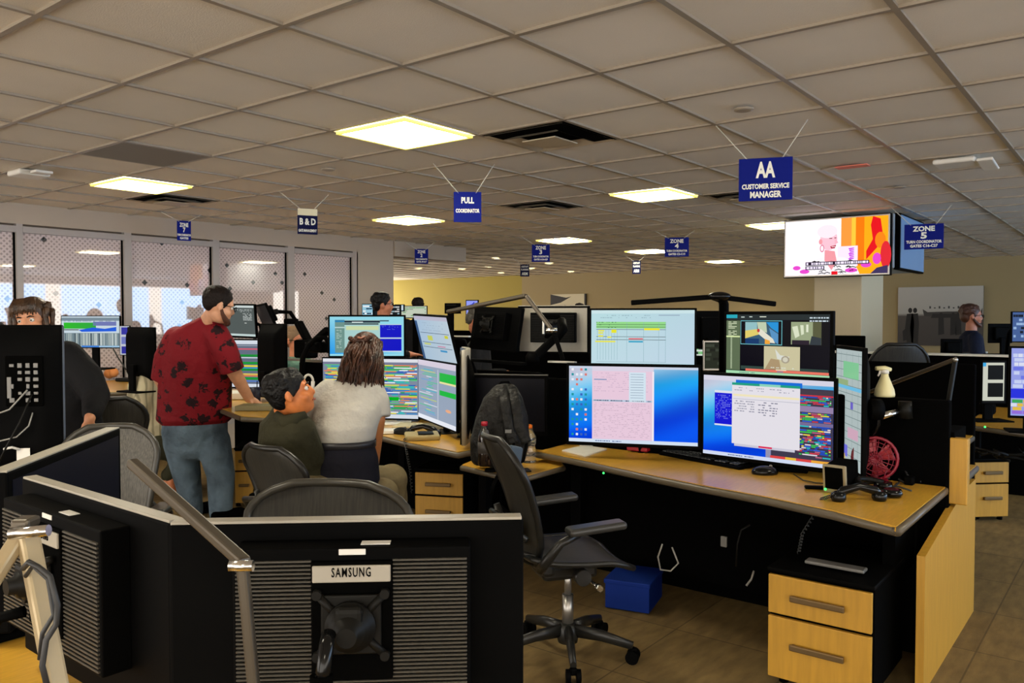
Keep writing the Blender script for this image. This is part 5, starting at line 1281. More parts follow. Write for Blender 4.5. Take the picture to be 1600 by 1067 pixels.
# 4 --- person in the cream striped shirt behind the red shirt
root = V(at(240, 740, 7.0).x, at(240, 740, 7.0).y, 0); A = Loc(root)
t = thing('person', 'person in a cream striped shirt almost hidden behind the man in red', 'person', root)
SK = skin('brown', rgb(190, 112, 66))
body = MB(); hc = A(285, 545, 7.0); Q, R = head(body, hc, cdir(.7, .6, -.3), UP, 1.0)
limb(body, [A(278, 555, 7.0), A(262, 575, 7.0)], [.055, .06])
loft(body, [(A(250, 585, 7.0), rt_, .15, fw_, .10), (A(240, 630, 7.0), rt_, .15, fw_, .12), (A(246, 690, 7.0), rt_, .15, fw_, .12)])
limb(body, [A(262, 690, 7.0), at(305, 700, 7.3) - root, at(262, 752, 7.1) - root, V(*(at(262, 760, 7.1) - root).xy, .06)], [.09, .065, .045, .04])
limb(body, [A(246, 695, 6.9), at(285, 705, 6.95) - root, at(268, 752, 6.9) - root, V(*(at(270, 760, 6.9) - root).xy, .06)], [.09, .065, .045, .04])
limb(body, [A(232, 600, 6.9), A(222, 655, 6.85), A(258, 672, 7.1)], [.05, .045, .03]); hand(body, A(258, 672, 7.1), cdir(1, .2, 0), V(0, 0, -1), 1, .4, 1)
remesh(body, 'body', SK, t, .010, 4)
STR = mat('shirt_cream_stripe', rgb(196, 186, 150), .85, bump=.5, bscale=9)
nt = STR.node_tree; wv = nt.nodes.new('ShaderNodeTexWave'); wv.inputs['Scale'].default_value = 6; wv.inputs['Distortion'].default_value = 2.5; wv.bands_direction = 'X'
cr = nt.nodes.new('ShaderNodeValToRGB'); cr.color_ramp.elements[0].color = (*rgb(200, 190, 155), 1); cr.color_ramp.elements[1].color = (*rgb(150, 142, 112), 1); cr.color_ramp.elements[0].position = .7; cr.color_ramp.elements[1].position = .95
tc = nt.nodes.new('ShaderNodeTexCoord'); nt.links.new(tc.outputs['Object'], wv.inputs['Vector']); nt.links.new(wv.outputs['Fac'], cr.inputs['Fac']); nt.links.new(cr.outputs['Color'], nt.nodes['Principled BSDF'].inputs['Base Color'])
sh = MB(); loft(sh, [(A(258, 562, 7.0), rt_, .12, fw_, .10), (A(248, 572, 7.0), rt_, .20, fw_, .13), (A(240, 600, 7.0), rt_, .21, fw_, .16), (A(236, 640, 7.0), rt_, .205, fw_, .17), (A(236, 678, 7.0), rt_, .20, fw_, .17)])
limb(sh, [A(234, 590, 6.9), A(222, 640, 6.85), A(228, 665, 6.9)], [.085, .08, .07])
remesh(sh, 'shirt', STR, t, .011, 4)
tr = MB(); OL = cloth('trousers_olive', rgb(46, 46, 30), .4, 8)
limb(tr, [A(262, 692, 7.0), at(308, 700, 7.3) - root, at(262, 742, 7.1) - root], [.11, .09, .06]); limb(tr, [A(246, 698, 6.9), at(288, 706, 6.95) - root, at(266, 742, 6.9) - root], [.11, .09, .06])
remesh(tr, 'trousers', OL, t, .012, 4); hair_short(t, Q, R, 1.0, HBK, seed=7)
for (x, d) in ((262, 7.1), (270, 6.9)):
    p = at(x, 765, d) - root; MB().box(V(p.x, p.y, .03) + rt_ * .05, (.10, .25, .05), R=Matrix.Rotation(YAW + .3, 3, 'Z'), bev=.02).build('sandal', BLKM, t)

# 5 --- woman in black, left, facing the camera behind the tall display
root = V(at(95, 740, 4.9).x, at(95, 740, 4.9).y, 0); A = Loc(root)
t = thing('person', 'standing woman in black, eyes and fringe visible above the tall display at the left', 'person', root)
SK = skin('olive', rgb(214, 150, 112))
body = MB(); hc = A(51, 500, 4.75); hf = cdir(.12, -1, -.12); Q, R = head(body, hc, hf, UP + rt_ * -.12, 1.08)
limb(body, [A(55, 520, 4.8), A(62, 548, 4.88)], [.055, .06])
loft(body, [(A(72, 560, 4.9), rt_, .17, fw_, .09), (A(85, 620, 4.95), rt_, .18, fw_, .11), (A(95, 700, 4.95), rt_, .19, fw_, .12)])
limb(body, [A(112, 560, 4.85), A(150, 612, 4.85), A(140, 655, 4.65)], [.05, .045, .03]); hand(body, A(141, 655, 4.65), cdir(-.22, -.2, -1), cdir(-.6, .5), 1.0, .45, 1)
limb(body, [A(30, 562, 4.9), A(8, 620, 4.9), A(10, 670, 4.75)], [.05, .04, .03]); hand(body, A(10, 670, 4.75), V(0, 0, -1), cdir(.6, .5), 1.0, .45, -1)
for x0 in (70, 115): limb(body, [A(x0, 720, 4.95), at(x0, 800, 4.9) - root, V(*(at(x0, 880, 4.95) - root).xy, .08)], [.09, .06, .045])
remesh(body, 'body', SK, t, .008, 5)
BKC = cloth('black_jacket', (.0085, .0085, .010), .5, 8, .8)
sh = MB(); loft(sh, [(A(65, 540, 4.88), rt_, .11, fw_, .09), (A(72, 552, 4.9), rt_, .20, fw_, .12), (A(84, 600, 4.93), rt_, .24, fw_, .16), (A(94, 660, 4.95), rt_, .25, fw_, .17), (A(98, 740, 4.95), rt_, .25, fw_, .17)])
limb(sh, [A(105, 558, 4.88), A(135, 590, 4.86), A(150, 618, 4.84), A(144, 645, 4.70)], [.10, .095, .08, .055]); limb(sh, [A(38, 560, 4.9), A(10, 620, 4.9), A(10, 660, 4.78)], [.10, .08, .055])
remesh(sh, 'jacket', BKC, t, .010, 4)
tr = MB()
for x0 in (70, 115): limb(tr, [A(x0, 720, 4.95), at(x0, 800, 4.9) - root, V(*(at(x0, 870, 4.95) - root).xy, .10)], [.13, .09, .07])
remesh(tr, 'trousers', NAVY, t, .012, 4)
for x0 in (70, 115):
    p = at(x0, 880, 4.88) - root; MB().box(V(p.x, p.y, .035), (.24, .09, .07), R=Matrix.Rotation(YAW, 3, 'Z'), bev=.03).build('shoe', BLKM, t)
HD = mat('hair_brown_light_ends', rgb(70, 48, 30), .4, var=.7, vscale=18, bump=.7, bscale=60)
hm = MB(); hm.ell(Q(0, -.02, .040), (.092, .104, .094), R, 20); hm.ell(Q(0, -.06, -.03), (.088, .06, .10), R, 16); r = random.Random(2)
for k in range(60):
    a = r.uniform(-.15 * PI, 1.15 * PI) + PI; e = r.uniform(0, .6); p0 = Q(math.cos(a) * .092 * math.cos(e), -.015 + math.sin(a) * .10 * math.cos(e), .04 + .09 * math.sin(e)); Lh = r.uniform(.16, .28)
    if (p0 - Q(0, 0, 0)).dot(Vector(hf)) > .055: continue
    hm.tube([p0 + V(0, 0, -Lh * q / 7) + rt_ * .010 * math.sin(q + k) for q in range(8)], [.014 * (1 - .7 * (q / 7) ** 2) for q in range(8)], 6)
for k in range(16):      # fringe
    x = -.060 + .120 * k / 15; hm.tube([Q(x * .8, .045, .118), Q(x, .082, .085), Q(x * 1.08, .092, .048 + .008 * math.sin(k * 2.1) - .012 * abs(x) / .06)], [.011, .009, .003], 6)
hm.build('hair', HD, t); face_parts(t, Q, 1.08, HB)

# 6.. --- people farther away: same builder, upper body shown by the photo
def bust(label, hx, hy, dep, face, scale=1.0, shirt=BKC, skinm=None, hairm=HBK, gl=False, bd=False, lean=(0, 0), seated=True, hair_kw=None, group=None, tie=False):
    hc = at(hx, hy, dep); root = V(hc.x, hc.y, 0) - rt_ * lean[0] - fw_ * lean[1]
    t = thing('person', label, 'person', root, group=group); c = hc - root
    body = MB(); hf = cdir(*face); Q, R = head(body, c, hf, UP, scale)
    fx = V(hf.x, hf.y, 0).normalized(); sx = fx.cross(UP)
    sh0 = V(0, 0, 0).lerp(c, .25); sh0.z = c.z - .24
    limb(body, [c + V(0, 0, -.07), sh0 + V(0, 0, .04)], [.055, .06])
    hipz = .48 if seated else .95
    hip = V(0, 0, hipz)
    loft(body, [(sh0, sx, .16, fx, .09), (sh0.lerp(hip, .5), sx, .16, fx, .11), (hip, sx, .16, fx, .12)])
    ft = V(0, 0, 0)
    legs = MB(); 
    for q in (-1, 1):
        if seated: pts = [hip + sx * q * .09, hip + sx * q * .11 + fx * .42 + V(0, 0, .02), sx * q * .11 + fx * .42 + V(0, 0, .08)]
        else: pts = [hip + sx * q * .09, hip * .52 + sx * q * .10, sx * q * .10 + V(0, 0, .08)]
        limb(body, pts, [.08, .055, .04]); limb(legs, pts, [.10, .075, .055])
        e = sh0 + sx * q * .24 + V(0, 0, -.27); h_ = e + fx * .24 + V(0, 0, .02)
        limb(body, [sh0 + sx * q * .17, e, h_], [.045, .04, .028]); hand(body, h_, fx, V(0, 0, -1), .95, .4, q)
    remesh(body, 'body', skinm or skin('light', rgb(214, 158, 124)), t, .011, 4)
    s_ = MB(); loft(s_, [(sh0 + V(0, 0, .05), sx, .09, fx, .08), (sh0 + V(0, 0, .015), sx, .18, fx, .11), (sh0.lerp(hip, .5), sx, .20, fx, .14), (hip, sx, .19, fx, .14)])
    for q in (-1, 1): e = sh0 + sx * q * .24 + V(0, 0, -.27); limb(s_, [sh0 + sx * q * .155, e, e + fx * .20 + V(0, 0, .02)], [.072, .06, .045])
    remesh(s_, 'jacket', shirt, t, .013, 4); remesh(legs, 'trousers', NAVY, t, .014, 4)
    if not hair_kw or not hair_kw.get('bald'): hair_short(t, Q, R, scale, hairm, seed=int(hx), **{k: v for k, v in (hair_kw or {}).items() if k != 'bald'})
    face_parts(t, Q, scale, hairm)
    if gl: glasses(t, Q, scale)
    if bd: beard(t, Q, R, scale, hairm)
    if tie: MB().box(sh0 + fx * .14 + V(0, 0, -.20) - sx * .05, (.05, .07, .10), R=Matrix.Rotation(0, 3, 'Z'), bev=.004).build('badge', WHT, t)
    return t
bust('dark haired man with glasses in black, in profile before the pier', 598, 476, 8.1, (.9, .25, -.05), 1.0, skinm=skin('rose', rgb(206, 130, 96)), gl=True)
bust('far head with dark hair seen over the green list monitor', 653, 479, 11.5, (-.1, 1, -.1), 1.0, hairm=HB)
bust('grey haired man leaning forward behind the tilted display', 747, 502, 7.5, (.75, -.1, -.60), 1.15, skinm=skin('rose', rgb(206, 130, 96)), hairm=mat('hair_grey', rgb(84, 80, 72), .6, var=.5, vscale=60), hair_kw={'curl': .015})
bust('pink faced man with glasses glimpsed in the gap behind the tall black monitor back', 461, 532, 8.0, (.85, -.45, -.1), 1.1, skinm=skin('pink', rgb(232, 150, 112)), hairm=mat('hair_sandy', rgb(150, 120, 90), .6), gl=True, shirt=cloth('shirt_teal', rgb(120, 160, 140)))
bust('bearded man with glasses in a navy jacket at the far right', 1518, 494, 9.0, (.92, -.25, -.05), 1.08, skinm=skin('rose2', rgb(186, 120, 92)), hairm=mat('hair_auburn', rgb(70, 38, 22), .5), gl=True, bd=True, shirt=cloth('jacket_navy', (.010, .013, .030)), seated=False, tie=True)
bust('far head of a person below the small picture on the back wall', 905, 486, 13.0, (0, 1, 0), 1.0, hairm=HB)
# ------------------------------------------------------------------ desk lamps and arms
BRZ = mat('lamp_arm_metal', rgb(84, 76, 64), .35, metal=.5); LTAN = mat('lamp_arm_tan', rgb(168, 150, 116), .4, metal=.3)
def bar(mb, a, b, w_, th):
    a = Vector(a); b = Vector(b); d = b - a; z = d.normalized()
    x = (Vector((0, 0, CZ)) - (a + b) / 2); x = (x - z * x.dot(z)).normalized(); y = z.cross(x)
    R = Matrix((x, y, z)).transposed(); mb.box((a + b) / 2, (th, w_, d.length), R=R, bev=min(w_, th) * .25)
def lampthing(name, label, cat, base):
    return thing(name, label, cat, base)
# near lamp folded over the big display
base = at(398, 1090, 1.18); t = thing('desk_lamp', 'folding lamp arm crossing in front of the two near displays', 'lamp', base)
mb = MB(); bar(mb, at(206, 722, 1.42) - base, at(383, 880, 1.17) - base, .020, .016); mb.build('lamp_head', BRZ, t)
mb = MB(); bar(mb, at(379, 882, 1.18) - base, at(399, 1100, 1.18) - base, .018, .016); mb.build('lower_arm', BRZ, t)
q = at(376, 884, 1.16) - base; MB().cyl(q - rt_ * .016, q + rt_ * .018, .008, 16).build('pivot_knob', CHR, t)
# tan arm at lower left
base = at(95, 1100, 1.05); t = thing('desk_lamp', 'tan metal lamp arm with a silver pivot at the lower left corner', 'lamp', base)
mb = MB(); bar(mb, at(42, 828, 1.08) - base, at(98, 1120, 1.03) - base, .026, .018); mb.build('lower_arm', LTAN, t)
mb = MB(); bar(mb, at(44, 818, 1.09) - base, at(-40, 950, 1.02) - base, .022, .016); mb.build('upper_arm', LTAN, t)
MB().box(at(40, 816, 1.08) - base, (.025, .03, .014), R=Matrix.Rotation(YAW - PI / 2, 3, 'Z'), bev=.004).build('joint_block', BRZ, t)
q = at(45, 832, 1.055) - base; MB().cyl(q - rt_ * .024 - V(0, 0, .002), q + rt_ * .026 + V(0, 0, .003), .0075, 16).build('pivot_knob', CHR, t)
MB().tube([at(x, y, d) - base for x, y, d in ((36, 888, 1.04), (45, 878, 1.03), (60, 886, 1.03), (78, 900, 1.03), (90, 945, 1.02), (88, 975, 1.03), (72, 1000, 1.02), (66, 1040, 1.02), (78, 1090, 1.02))], .0038, 8).build('cable', CABLE, t)
MB().tube([at(x, y, d) - base for x, y, d in ((40, 900, 1.05), (52, 884, 1.04), (75, 905, 1.04), (84, 960, 1.03), (66, 990, 1.03), (62, 1030, 1.03))], .003, 8).build('cable', CABLE, t)
# bench top and clutter under the near displays
desk('wood desk edge glimpsed under the near displays', [P2(-400, 900, .72), P2(20, 925, .72), P2(150, 1000, .72), P2(330, 1290, .72), P2(900, 1330, .72), P2(700, 1700, .72), P2(-400, 1500, .72)], .72)
t = thing('weighted_foot', 'black weighted foot on the desk at the lower left', 'stand', atz(20, 985, .72))
MB().box((0, 0, .012), (.24, .16, .02), bev=.008).build('foot', BLKM, t); MB().tube([(0, 0, .02), (0, .02, .10), (.02, .06, .16)], .018, 10).build('neck', BLKM, t)
# tall reading lamp behind the tan display
base = at(877, 566, 5.2); t = thing('desk_lamp', 'bent thin lamp arm rising above the tan display', 'lamp', base)
mb = MB(); bar(mb, at(700, 487, 5.9) - base, at(822, 462, 5.2) - base, .035, .025); mb.build('lamp_head', BRZ, t)
mb = MB(); bar(mb, at(822, 462, 5.2) - base, at(865, 519, 5.15) - base, .035, .025); mb.build('upper_arm', BRZ, t)
mb = MB(); bar(mb, at(864, 515, 5.15) - base, at(880, 563, 5.15) - base, .03, .025); mb.build('lower_arm', BLK, t)
q = at(863, 516, 5.1) - base; MB().cyl(q - rt_ * .04, q + rt_ * .03, .014, 14).build('pivot_knob', CHR, t)
base = at(832, 560, 5.3); t = thing('swing_arm', 'thick black slanting arm holding the tan display', 'swing arm', base)
mb = MB(); bar(mb, at(834, 560, 5.25) - base, at(868, 527, 5.3) - base, .055, .05); mb.build('lower_arm', BLK, t)
MB().lathe(at(832, 562, 5.25) - base, [(.045, -.03), (.045, .02), (.03, .05)]).build('clamp', BLK, t)
MB().tube([at(868, 530, 5.28) - base, at(880, 515, 5.3) - base, at(878, 502, 5.4) - base], .03, 10).build('upper_arm', BLK, t)
# wide bar lamp over the right workstation
base = at(1131, 600, 5.0); t = thing('desk_lamp', 'wide black bar lamp spreading over the two upper monitors', 'lamp', base)
MB().tube([at(1131, 600, 5.0) - base, at(1131, 475, 5.0) - base, at(1128, 466, 4.95) - base, at(1115, 463, 4.9) - base], [.03, .03, .03, .024], 12).build('post', BLK, t)
MB().ell(at(1124, 463, 4.88) - base, (.07, .05, .028), Matrix.Rotation(YAW - PI / 2, 3, 'Z'), 16).build('pivot', BLKG, t)
mb = MB(); bar(mb, at(986, 473, 4.95) - base, at(1112, 464, 4.9) - base, .022, .03); mb.build('light_bar', BLK, t)
mb = MB(); bar(mb, at(1116, 463, 4.9) - base, at(1212, 475, 4.95) - base, .022, .03); mb.build('light_bar', BLK, t)
# lamp behind the spray bottle
base = at(1482, 626, 3.95); t = thing('desk_lamp', 'folding lamp arm behind the spray bottle', 'lamp', base)
mb = MB(); bar(mb, at(1360, 612, 4.5) - base, at(1493, 561, 4.0) - base, .022, .018); mb.build('lamp_head', BRZ, t)
mb = MB(); bar(mb, at(1493, 561, 4.0) - base, at(1482, 628, 3.98) - base, .020, .018); mb.build('lower_arm', GRYD, t)
q = at(1493, 562, 3.97) - base; MB().ell(q, .012, n=12).build('pivot_knob', ALU, t)
# curved hose-like lamp left of the middle screens and black slanted arms
base = at(470, 610, 6.6); t = thing('desk_lamp', 'black hoop shaped lamp arm above the seated man', 'lamp', base)
pts = [at(470, 600, 6.6), at(473, 560, 6.6), at(482, 540, 6.6), at(495, 528, 6.6), at(508, 527, 6.6), at(516, 538, 6.6), at(515, 552, 6.6)]
MB().tube([p - base for p in pts], .022, 10).build('hoop_arm', BLK, t)
base = at(450, 502, 7.2); t = thing('swing_arm', 'black slanting monitor arm above the pink faced man', 'swing arm', base)
mb = MB(); bar(mb, at(444, 502, 7.2) - base, at(466, 502, 7.2) - base, .045, .05); bar(mb, at(466, 503, 7.2) - base, at(484, 537, 7.1) - base, .075, .05); mb.build('arm', BLK, t)
MB().box(at(478, 545, 7.1) - base, (.12, .2, .16), bev=.02).build('mount_block', BLK, t)
base = at(505, 530, 6.7); t = thing('swing_arm', 'short black arm just left of the blue window monitor', 'swing arm', base)
mb = MB(); bar(mb, at(492, 534, 6.7) - base, at(514, 514, 6.6) - base, .07, .05); mb.build('arm', BLK, t); MB().box(at(497, 542, 6.7) - base, (.12, .22, .09), bev=.02).build('mount_block', BLK, t)
# ring of arms right of the curved monitor
base = at(738, 600, 5.3); t = thing('swing_arm', 'tangle of metal monitor arm and cables right of the curved monitor', 'swing arm', base)
MB().tube([at(722, 600, 5.2) - base, at(735, 606, 5.3) - base, at(750, 600, 5.3) - base, at(752, 590, 5.3) - base], .012, 10).build('arm', ALU, t)
MB().tube([at(724, 610, 5.2) - base, at(740, 618, 5.3) - base, at(760, 612, 5.3) - base, at(775, 605, 5.2) - base], .008, 8).build('cable', CABLEG, t)
MB().tube([at(722, 630, 5.2) - base, at(734, 636, 5.3) - base, at(738, 655, 5.3) - base, at(733, 672, 5.3) - base], .006, 8).build('cable', CABLEG, t)
MB().tube([at(725, 585, 5.2) - base, at(738, 596, 5.3) - base, at(744, 610, 5.3) - base], .006, 8).build('cable', GRY, t)
base = at(1390, 655, 3.9); t = thing('swing_arm', 'chrome monitor arm behind the portrait monitor, below the spray bottle', 'swing arm', base)
MB().cyl(at(1372, 652, 3.84) - base, at(1412, 641, 3.88) - base, .016, 16).build('arm_tube', CHR, t)
MB().tube([at(1356, 630, 3.84) - base, at(1368, 633, 3.84) - base, at(1374, 645, 3.84) - base, at(1372, 665, 3.84) - base, at(1362, 680, 3.86) - base], .010, 10).build('cable', BLKG, t)
MB().lathe(at(1366, 640, 3.84) - base, [(.05, -.03), (.05, .03)], 20, rt_).build('clamp', BLK, t); MB().lathe(at(1414, 640, 3.87) - base, [(.035, -.04), (.03, .04)], 16).build('clamp', GRYD, t)

# ------------------------------------------------------------------ things on the right desk
z = .76
def onz(x, y, z_=.76): return atz(x, y, z_)
def keyboard(label, loc, rz, w_=.52, d_=.19):
    t = thing('keyboard', label, 'keyboard', loc, rz)
    MB().box((0, 0, .012), (w_, d_, .02), R=Euler((math.radians(3), 0, 0)).to_matrix(), bev=.005).build('case', BLK, t)
    mb = MB(); KC = mat('keycap', (.030, .034, .040), .4); n = 17
    for j in range(6):
        for i in range(n + 4):
            x = -w_ / 2 + .022 + i * (w_ - .04) / (n + 4)
            if i in (14, 18): continue
            mb.box((x + .006, -d_ / 2 + .025 + j * (d_ - .04) / 5.6, .024 + j * .0016), ((w_ - .04) / (n + 4) * .84, d_ / 7.6, .008), bev=.002, seg=1)
    mb.build('keys', KC, t); return t
c = (onz(1035, 712) + onz(1182, 727) + onz(1165, 738) + onz(1060, 703)) / 4
d_ = onz(1165, 737) - onz(1035, 712)
keyboard('black keyboard in front of the two big right desk monitors', c, math.atan2(d_.y, d_.x), d_.length * .98, .19)
def mouse(label, loc, rz, m=BLKG, sc=1.0):
    t = thing('computer_mouse', label, 'mouse', loc, rz)
    mb = MB().ell((0, 0, .012), (.034 * sc, .056 * sc, .026 * sc), None, 20); bmesh.ops.bisect_plane(mb.bm, geom=mb.bm.verts[:] + mb.bm.edges[:] + mb.bm.faces[:], plane_co=(0, 0, .001), plane_no=(0, 0, -1), clear_outer=True)
    mb.build('shell', m, t); MB().cyl((-.003, -.03, .034 * sc), (.003, -.03, .034 * sc), .008, 12).build('wheel', GRY, t); return t
mouse('black mouse right of the keyboard', onz(1195, 741), YAW, sc=1.2)
tag(MB().box(onz(1232, 737) + V(0, 0, .012), (.05, .19, .022), R=Matrix.Rotation(.25, 3, 'Z'), bev=.006).build('number_pad', BLK), 'small black keypad under the right big monitor', 'keypad')
tag(MB().tube([onz(x, y) + V(0, 0, .005) for x, y in ((1240, 742), (1255, 752), (1275, 756), (1290, 757))], .003, 8).build('cord', CABLE), 'thin black cord on the desk right of the mouse', 'cord')
q = [onz(878, 705), onz(914, 714), onz(948, 703), onz(914, 697)]; c = sum(q, V(0, 0, 0)) / 4
t = thing('notepad', 'white notepad lying on the left end of the right desk', 'notepad', c)
MB().prism([(p.x - c.x, p.y - c.y) for p in q], .001, .008).build('pages', PAPER, t)
MB().cyl(onz(906, 699) - c + V(0, 0, .014), onz(926, 700) - c + V(0, 0, .014), .005, 8).build('rolled_edge', WHT, t)
tag(MB().box(onz(998, 706) + V(0, 0, .02), (.06, .13, .025), R=Matrix.Rotation(.1, 3, 'Z'), bev=.006).build('stapler', REDP), 'red stapler half under the left big monitor', 'stapler')
tag(MB().ell(onz(1097, 706) + V(0, 0, .03), .010, n=10).build('status_light', GREENLED), 'green glowing status light at the keyboard between the big monitors', 'light')
# desk speaker
c = onz(1312, 768); t = thing('desk_speaker', 'small black and silver speaker beside the portrait monitor', 'speaker', c, YAW - PI / 2 - .75)
MB().box((0, .02, .07), (.10, .15, .125), R=Euler((.12, 0, 0)).to_matrix(), bev=.008).build('cabinet', BLKM, t)
MB().box((0, -.058, .065), (.104, .02, .13), R=Euler((.12, 0, 0)).to_matrix(), bev=.006).build('front_frame', mat('champagne_plastic', rgb(150, 138, 108), .4), t)
MB().box((0, -.070, .070), (.080, .008, .10), R=Euler((.12, 0, 0)).to_matrix(), bev=.004).build('grille', BLKM, t)
MB().ell((-.035, -.076, .018), .006, n=8).build('power_light', GREENLED, t)
# telephone handset with cord and base
HS = BLKG
def handset(label, a, b, c0, coil):
    a = Vector(a); b = Vector(b); c = (a + b) / 2; t = thing('telephone_handset', label, 'telephone', c)
    d = (b - a).normalized(); n = V(0, 0, 1)
    pts = [a + n * .02, a + n * .045 + d * .02, c + n * .062, b + n * .045 - d * .02, b + n * .02]
    MB().tube([p - c for p in pts], [.022, .020, .016, .020, .022], 12, flat=.8).build('grip', HS, t)
    for p in (a, b): MB().lathe(p - c + n * .0, [(.026, 0), (.032, .012), (.030, .034), (.018, .042)], 20).build('cup', HS, t)
    mb = MB(); P_ = []
    for k in range(len(coil) * 26):
        f = k / (len(coil) * 26 - 1) * (len(coil) - 1); i = min(int(f), len(coil) - 2); p = Vector(coil[i]).lerp(Vector(coil[i + 1]), f - i)
        P_.append(p - c + rt_ * .007 * math.cos(k * 1.25) + V(0, 0, .004) + UP * .007 * math.sin(k * 1.25))
    mb.tube(P_, .0024, 5).build('coiled_cord', CABLE, t); return t
handset('black telephone handset near the right end of the right desk', onz(1310, 783), onz(1374, 782), None, [onz(1300, 783) + V(0, 0, .02), onz(1284, 781) + V(0, 0, .0), at(1276, 800, 3.55), at(1254, 835, 3.6), at(1248, 865, 3.6)])
c = onz(1372, 770); t = thing('headset', 'black headset lying behind the telephone handset', 'headset', c)
MB().tube([(.09 * math.cos(a * PI / 10) , .09 * math.sin(a * PI / 10), .03 + .02 * math.sin(a * PI / 10)) for a in range(14)], .014, 8).build('headband', GRYD, t)
for k in (0, 13): a = k * PI / 10; MB().lathe((.09 * math.cos(a), .09 * math.sin(a), .004), [(.035, 0), (.042, .012), (.036, .032)], 18).build('ear_cup', BLKG, t)
MB().tube([(.09, 0, .02), (.12, -.06, .015), (.08, -.12, .012)], .004, 8).build('microphone_boom', CABLE, t)
MB().tube([onz(x, y) - c + V(0, 0, .006) for x, y in ((1340, 762), (1352, 757), (1366, 756), (1380, 762), (1384, 772))], .009, 8).build('cable', GRYD, t)
tag(MB().box(onz(1275, 764) + V(0, 0, .008), (.03, .10, .014), R=Matrix.Rotation(.5, 3, 'Z'), bev=.005).build('pen', BLK), 'black pen shaped clip left of the desk speaker', 'pen')
for k, (pts, lab) in enumerate([(((1384, 750), (1400, 748), (1412, 756), (1424, 750), (1440, 755)), 'black cable tangle on the right desk near the partition'), (((1404, 757), (1398, 762), (1392, 764)), 'short black cable end beside the headset')]):
    tag(MB().tube([onz(x, y) + V(0, 0, .008) for x, y in pts], .006, 8).build('cable', CABLE), lab, 'cable')
t = thing('power_adapter', 'small black adapter with cables by the partition', 'adapter', onz(1421, 757)); MB().box((0, 0, .02), (.05, .04, .04), bev=.006).build('case', BLK, t); MB().tube([(.0, 0, .03), (.05, .03, .05), (.1, .02, .02)], .005, 8).build('cable', CABLE, t)
# red fan
FANM = mat('crimson_plastic', rgb(128, 14, 38), .4, var=.1)
c = onz(1368, 752); t = thing('desk_fan', 'small red desk fan behind the portrait monitor', 'fan', c, 0)
f = cdir(-.35, -1); ctr = at(1367, 716, 3.90) - c
fx = V(0, 0, 1).cross(f)
mb = MB(); mb.tube([ctr + (fx * math.cos(a * PI / 12) + UP * math.sin(a * PI / 12)) * .10 for a in range(25)], .008, 8, cap=False)
for k in range(18): a = k * PI / 9; mb.tube([ctr + f * .03, ctr + f * .02 + (fx * math.cos(a) + UP * math.sin(a)) * .05, ctr + (fx * math.cos(a) + UP * math.sin(a)) * .098], .0022, 5)
for rr in (.03, .06, .08): mb.tube([ctr + f * (.03 - rr * .2) + (fx * math.cos(a * PI / 12) + UP * math.sin(a * PI / 12)) * rr for a in range(25)], .002, 5, cap=False)
mb.build('guard', FANM, t)
for k in range(4):
    a = k * PI / 2 + .4; u_ = fx * math.cos(a) + UP * math.sin(a); v_ = -fx * math.sin(a) + UP * math.cos(a)
    MB().surf(lambda u, v, u_=u_, v_=v_: ctr - f * .012 + u_ * (.015 + .070 * u) + v_ * (v - .5) * (.03 + .06 * u) + f * (v - .5) * .02, 6, 6, .003).build('blade', mat('fan_blade', rgb(170, 50, 60), .4), t)
MB().lathe(ctr - f * .02, [(.03, -.03), (.032, .02), (.02, .045)], 18, f).build('motor', FANM, t)
MB().tube([ctr - f * .03, V(0, 0, .03) - f * .02, V(0, 0, .01)], [.01, .012, .02], 10).build('stand', FANM, t); MB().lathe((0, 0, .0), [(.06, 0), (.055, .012), (.02, .02)]).build('base', FANM, t)
MB().tube([ctr + fx * -.09, at(1386, 733, 3.86) - c, at(1380, 748, 3.86) - c], .004, 6).build('tilt_bracket', FANM, t)
# spray bottle on the partition
c = V(4.27, 1.05, 1.161); c = atX(1382, 622, 4.27); c.z = 1.161
t = thing('spray_bottle', 'cream white spray bottle standing on the black partition', 'bottle', c)
k_ = 1.0; SB = mat('cream_plastic', rgb(222, 212, 160), .4)
MB().lathe((0, 0, 0), [(.046, 0), (.048, .01), (.044, .035), (.030, .07), (.018, .10), (.016, .115)], 24).build('body', SB, t)
MB().lathe((0, 0, .113), [(.019, 0), (.019, .016), (.014, .02)], 18).build('collar', WHT, t)
mb = MB().tube([V(0, 0, .132) + rt_ * .03, V(0, 0, .138), V(0, 0, .138) - rt_ * .045], [.009, .013, .010], 10); mb.tube([V(0, 0, .125), V(0, 0, .14)], .012, 10); mb.build('spray_head', SB, t)
MB().tube([V(0, 0, .13) - rt_ * .022, V(0, 0, .115) - rt_ * .026, V(0, 0, .10) - rt_ * .034], [.005, .005, .004], 8).build('trigger', WHT, t)

# ------------------------------------------------------------------ backpack, bottles, box
c = atz(786, 733, .70); t = thing('backpack', 'black backpack standing on the small low desk', 'backpack', c, 0)
BP = mat('backpack_nylon', (.008, .0075, .006), .6, spec=.3, bump=.6, bscale=18, var=.2)
def bpf(x, y, d=4.72): return at(x, y, d) - c
mb = MB(); loft(mb, [(V(0, 0, .05), rt_, .125, fw_, .08), (V(0, 0, .16), rt_, .15, fw_, .10), (V(0, 0, .30) - rt_ * .005, rt_, .145, fw_, .09), (V(0, 0, .40), rt_, .11, fw_, .07), (V(0, 0, .455) + rt_ * .01, rt_, .07, fw_, .045)])
remesh(mb, 'main_bag', BP, t, .008, 4)
mb = MB(); loft(mb, [(V(0, 0, .05) - rt_ * .13, rt_, .05, fw_, .07), (V(0, 0, .16) - rt_ * .135, rt_, .05, fw_, .08), (V(0, 0, .30) - rt_ * .11, rt_, .04, fw_, .06)]); remesh(mb, 'side_pocket', BP, t, .008, 3)
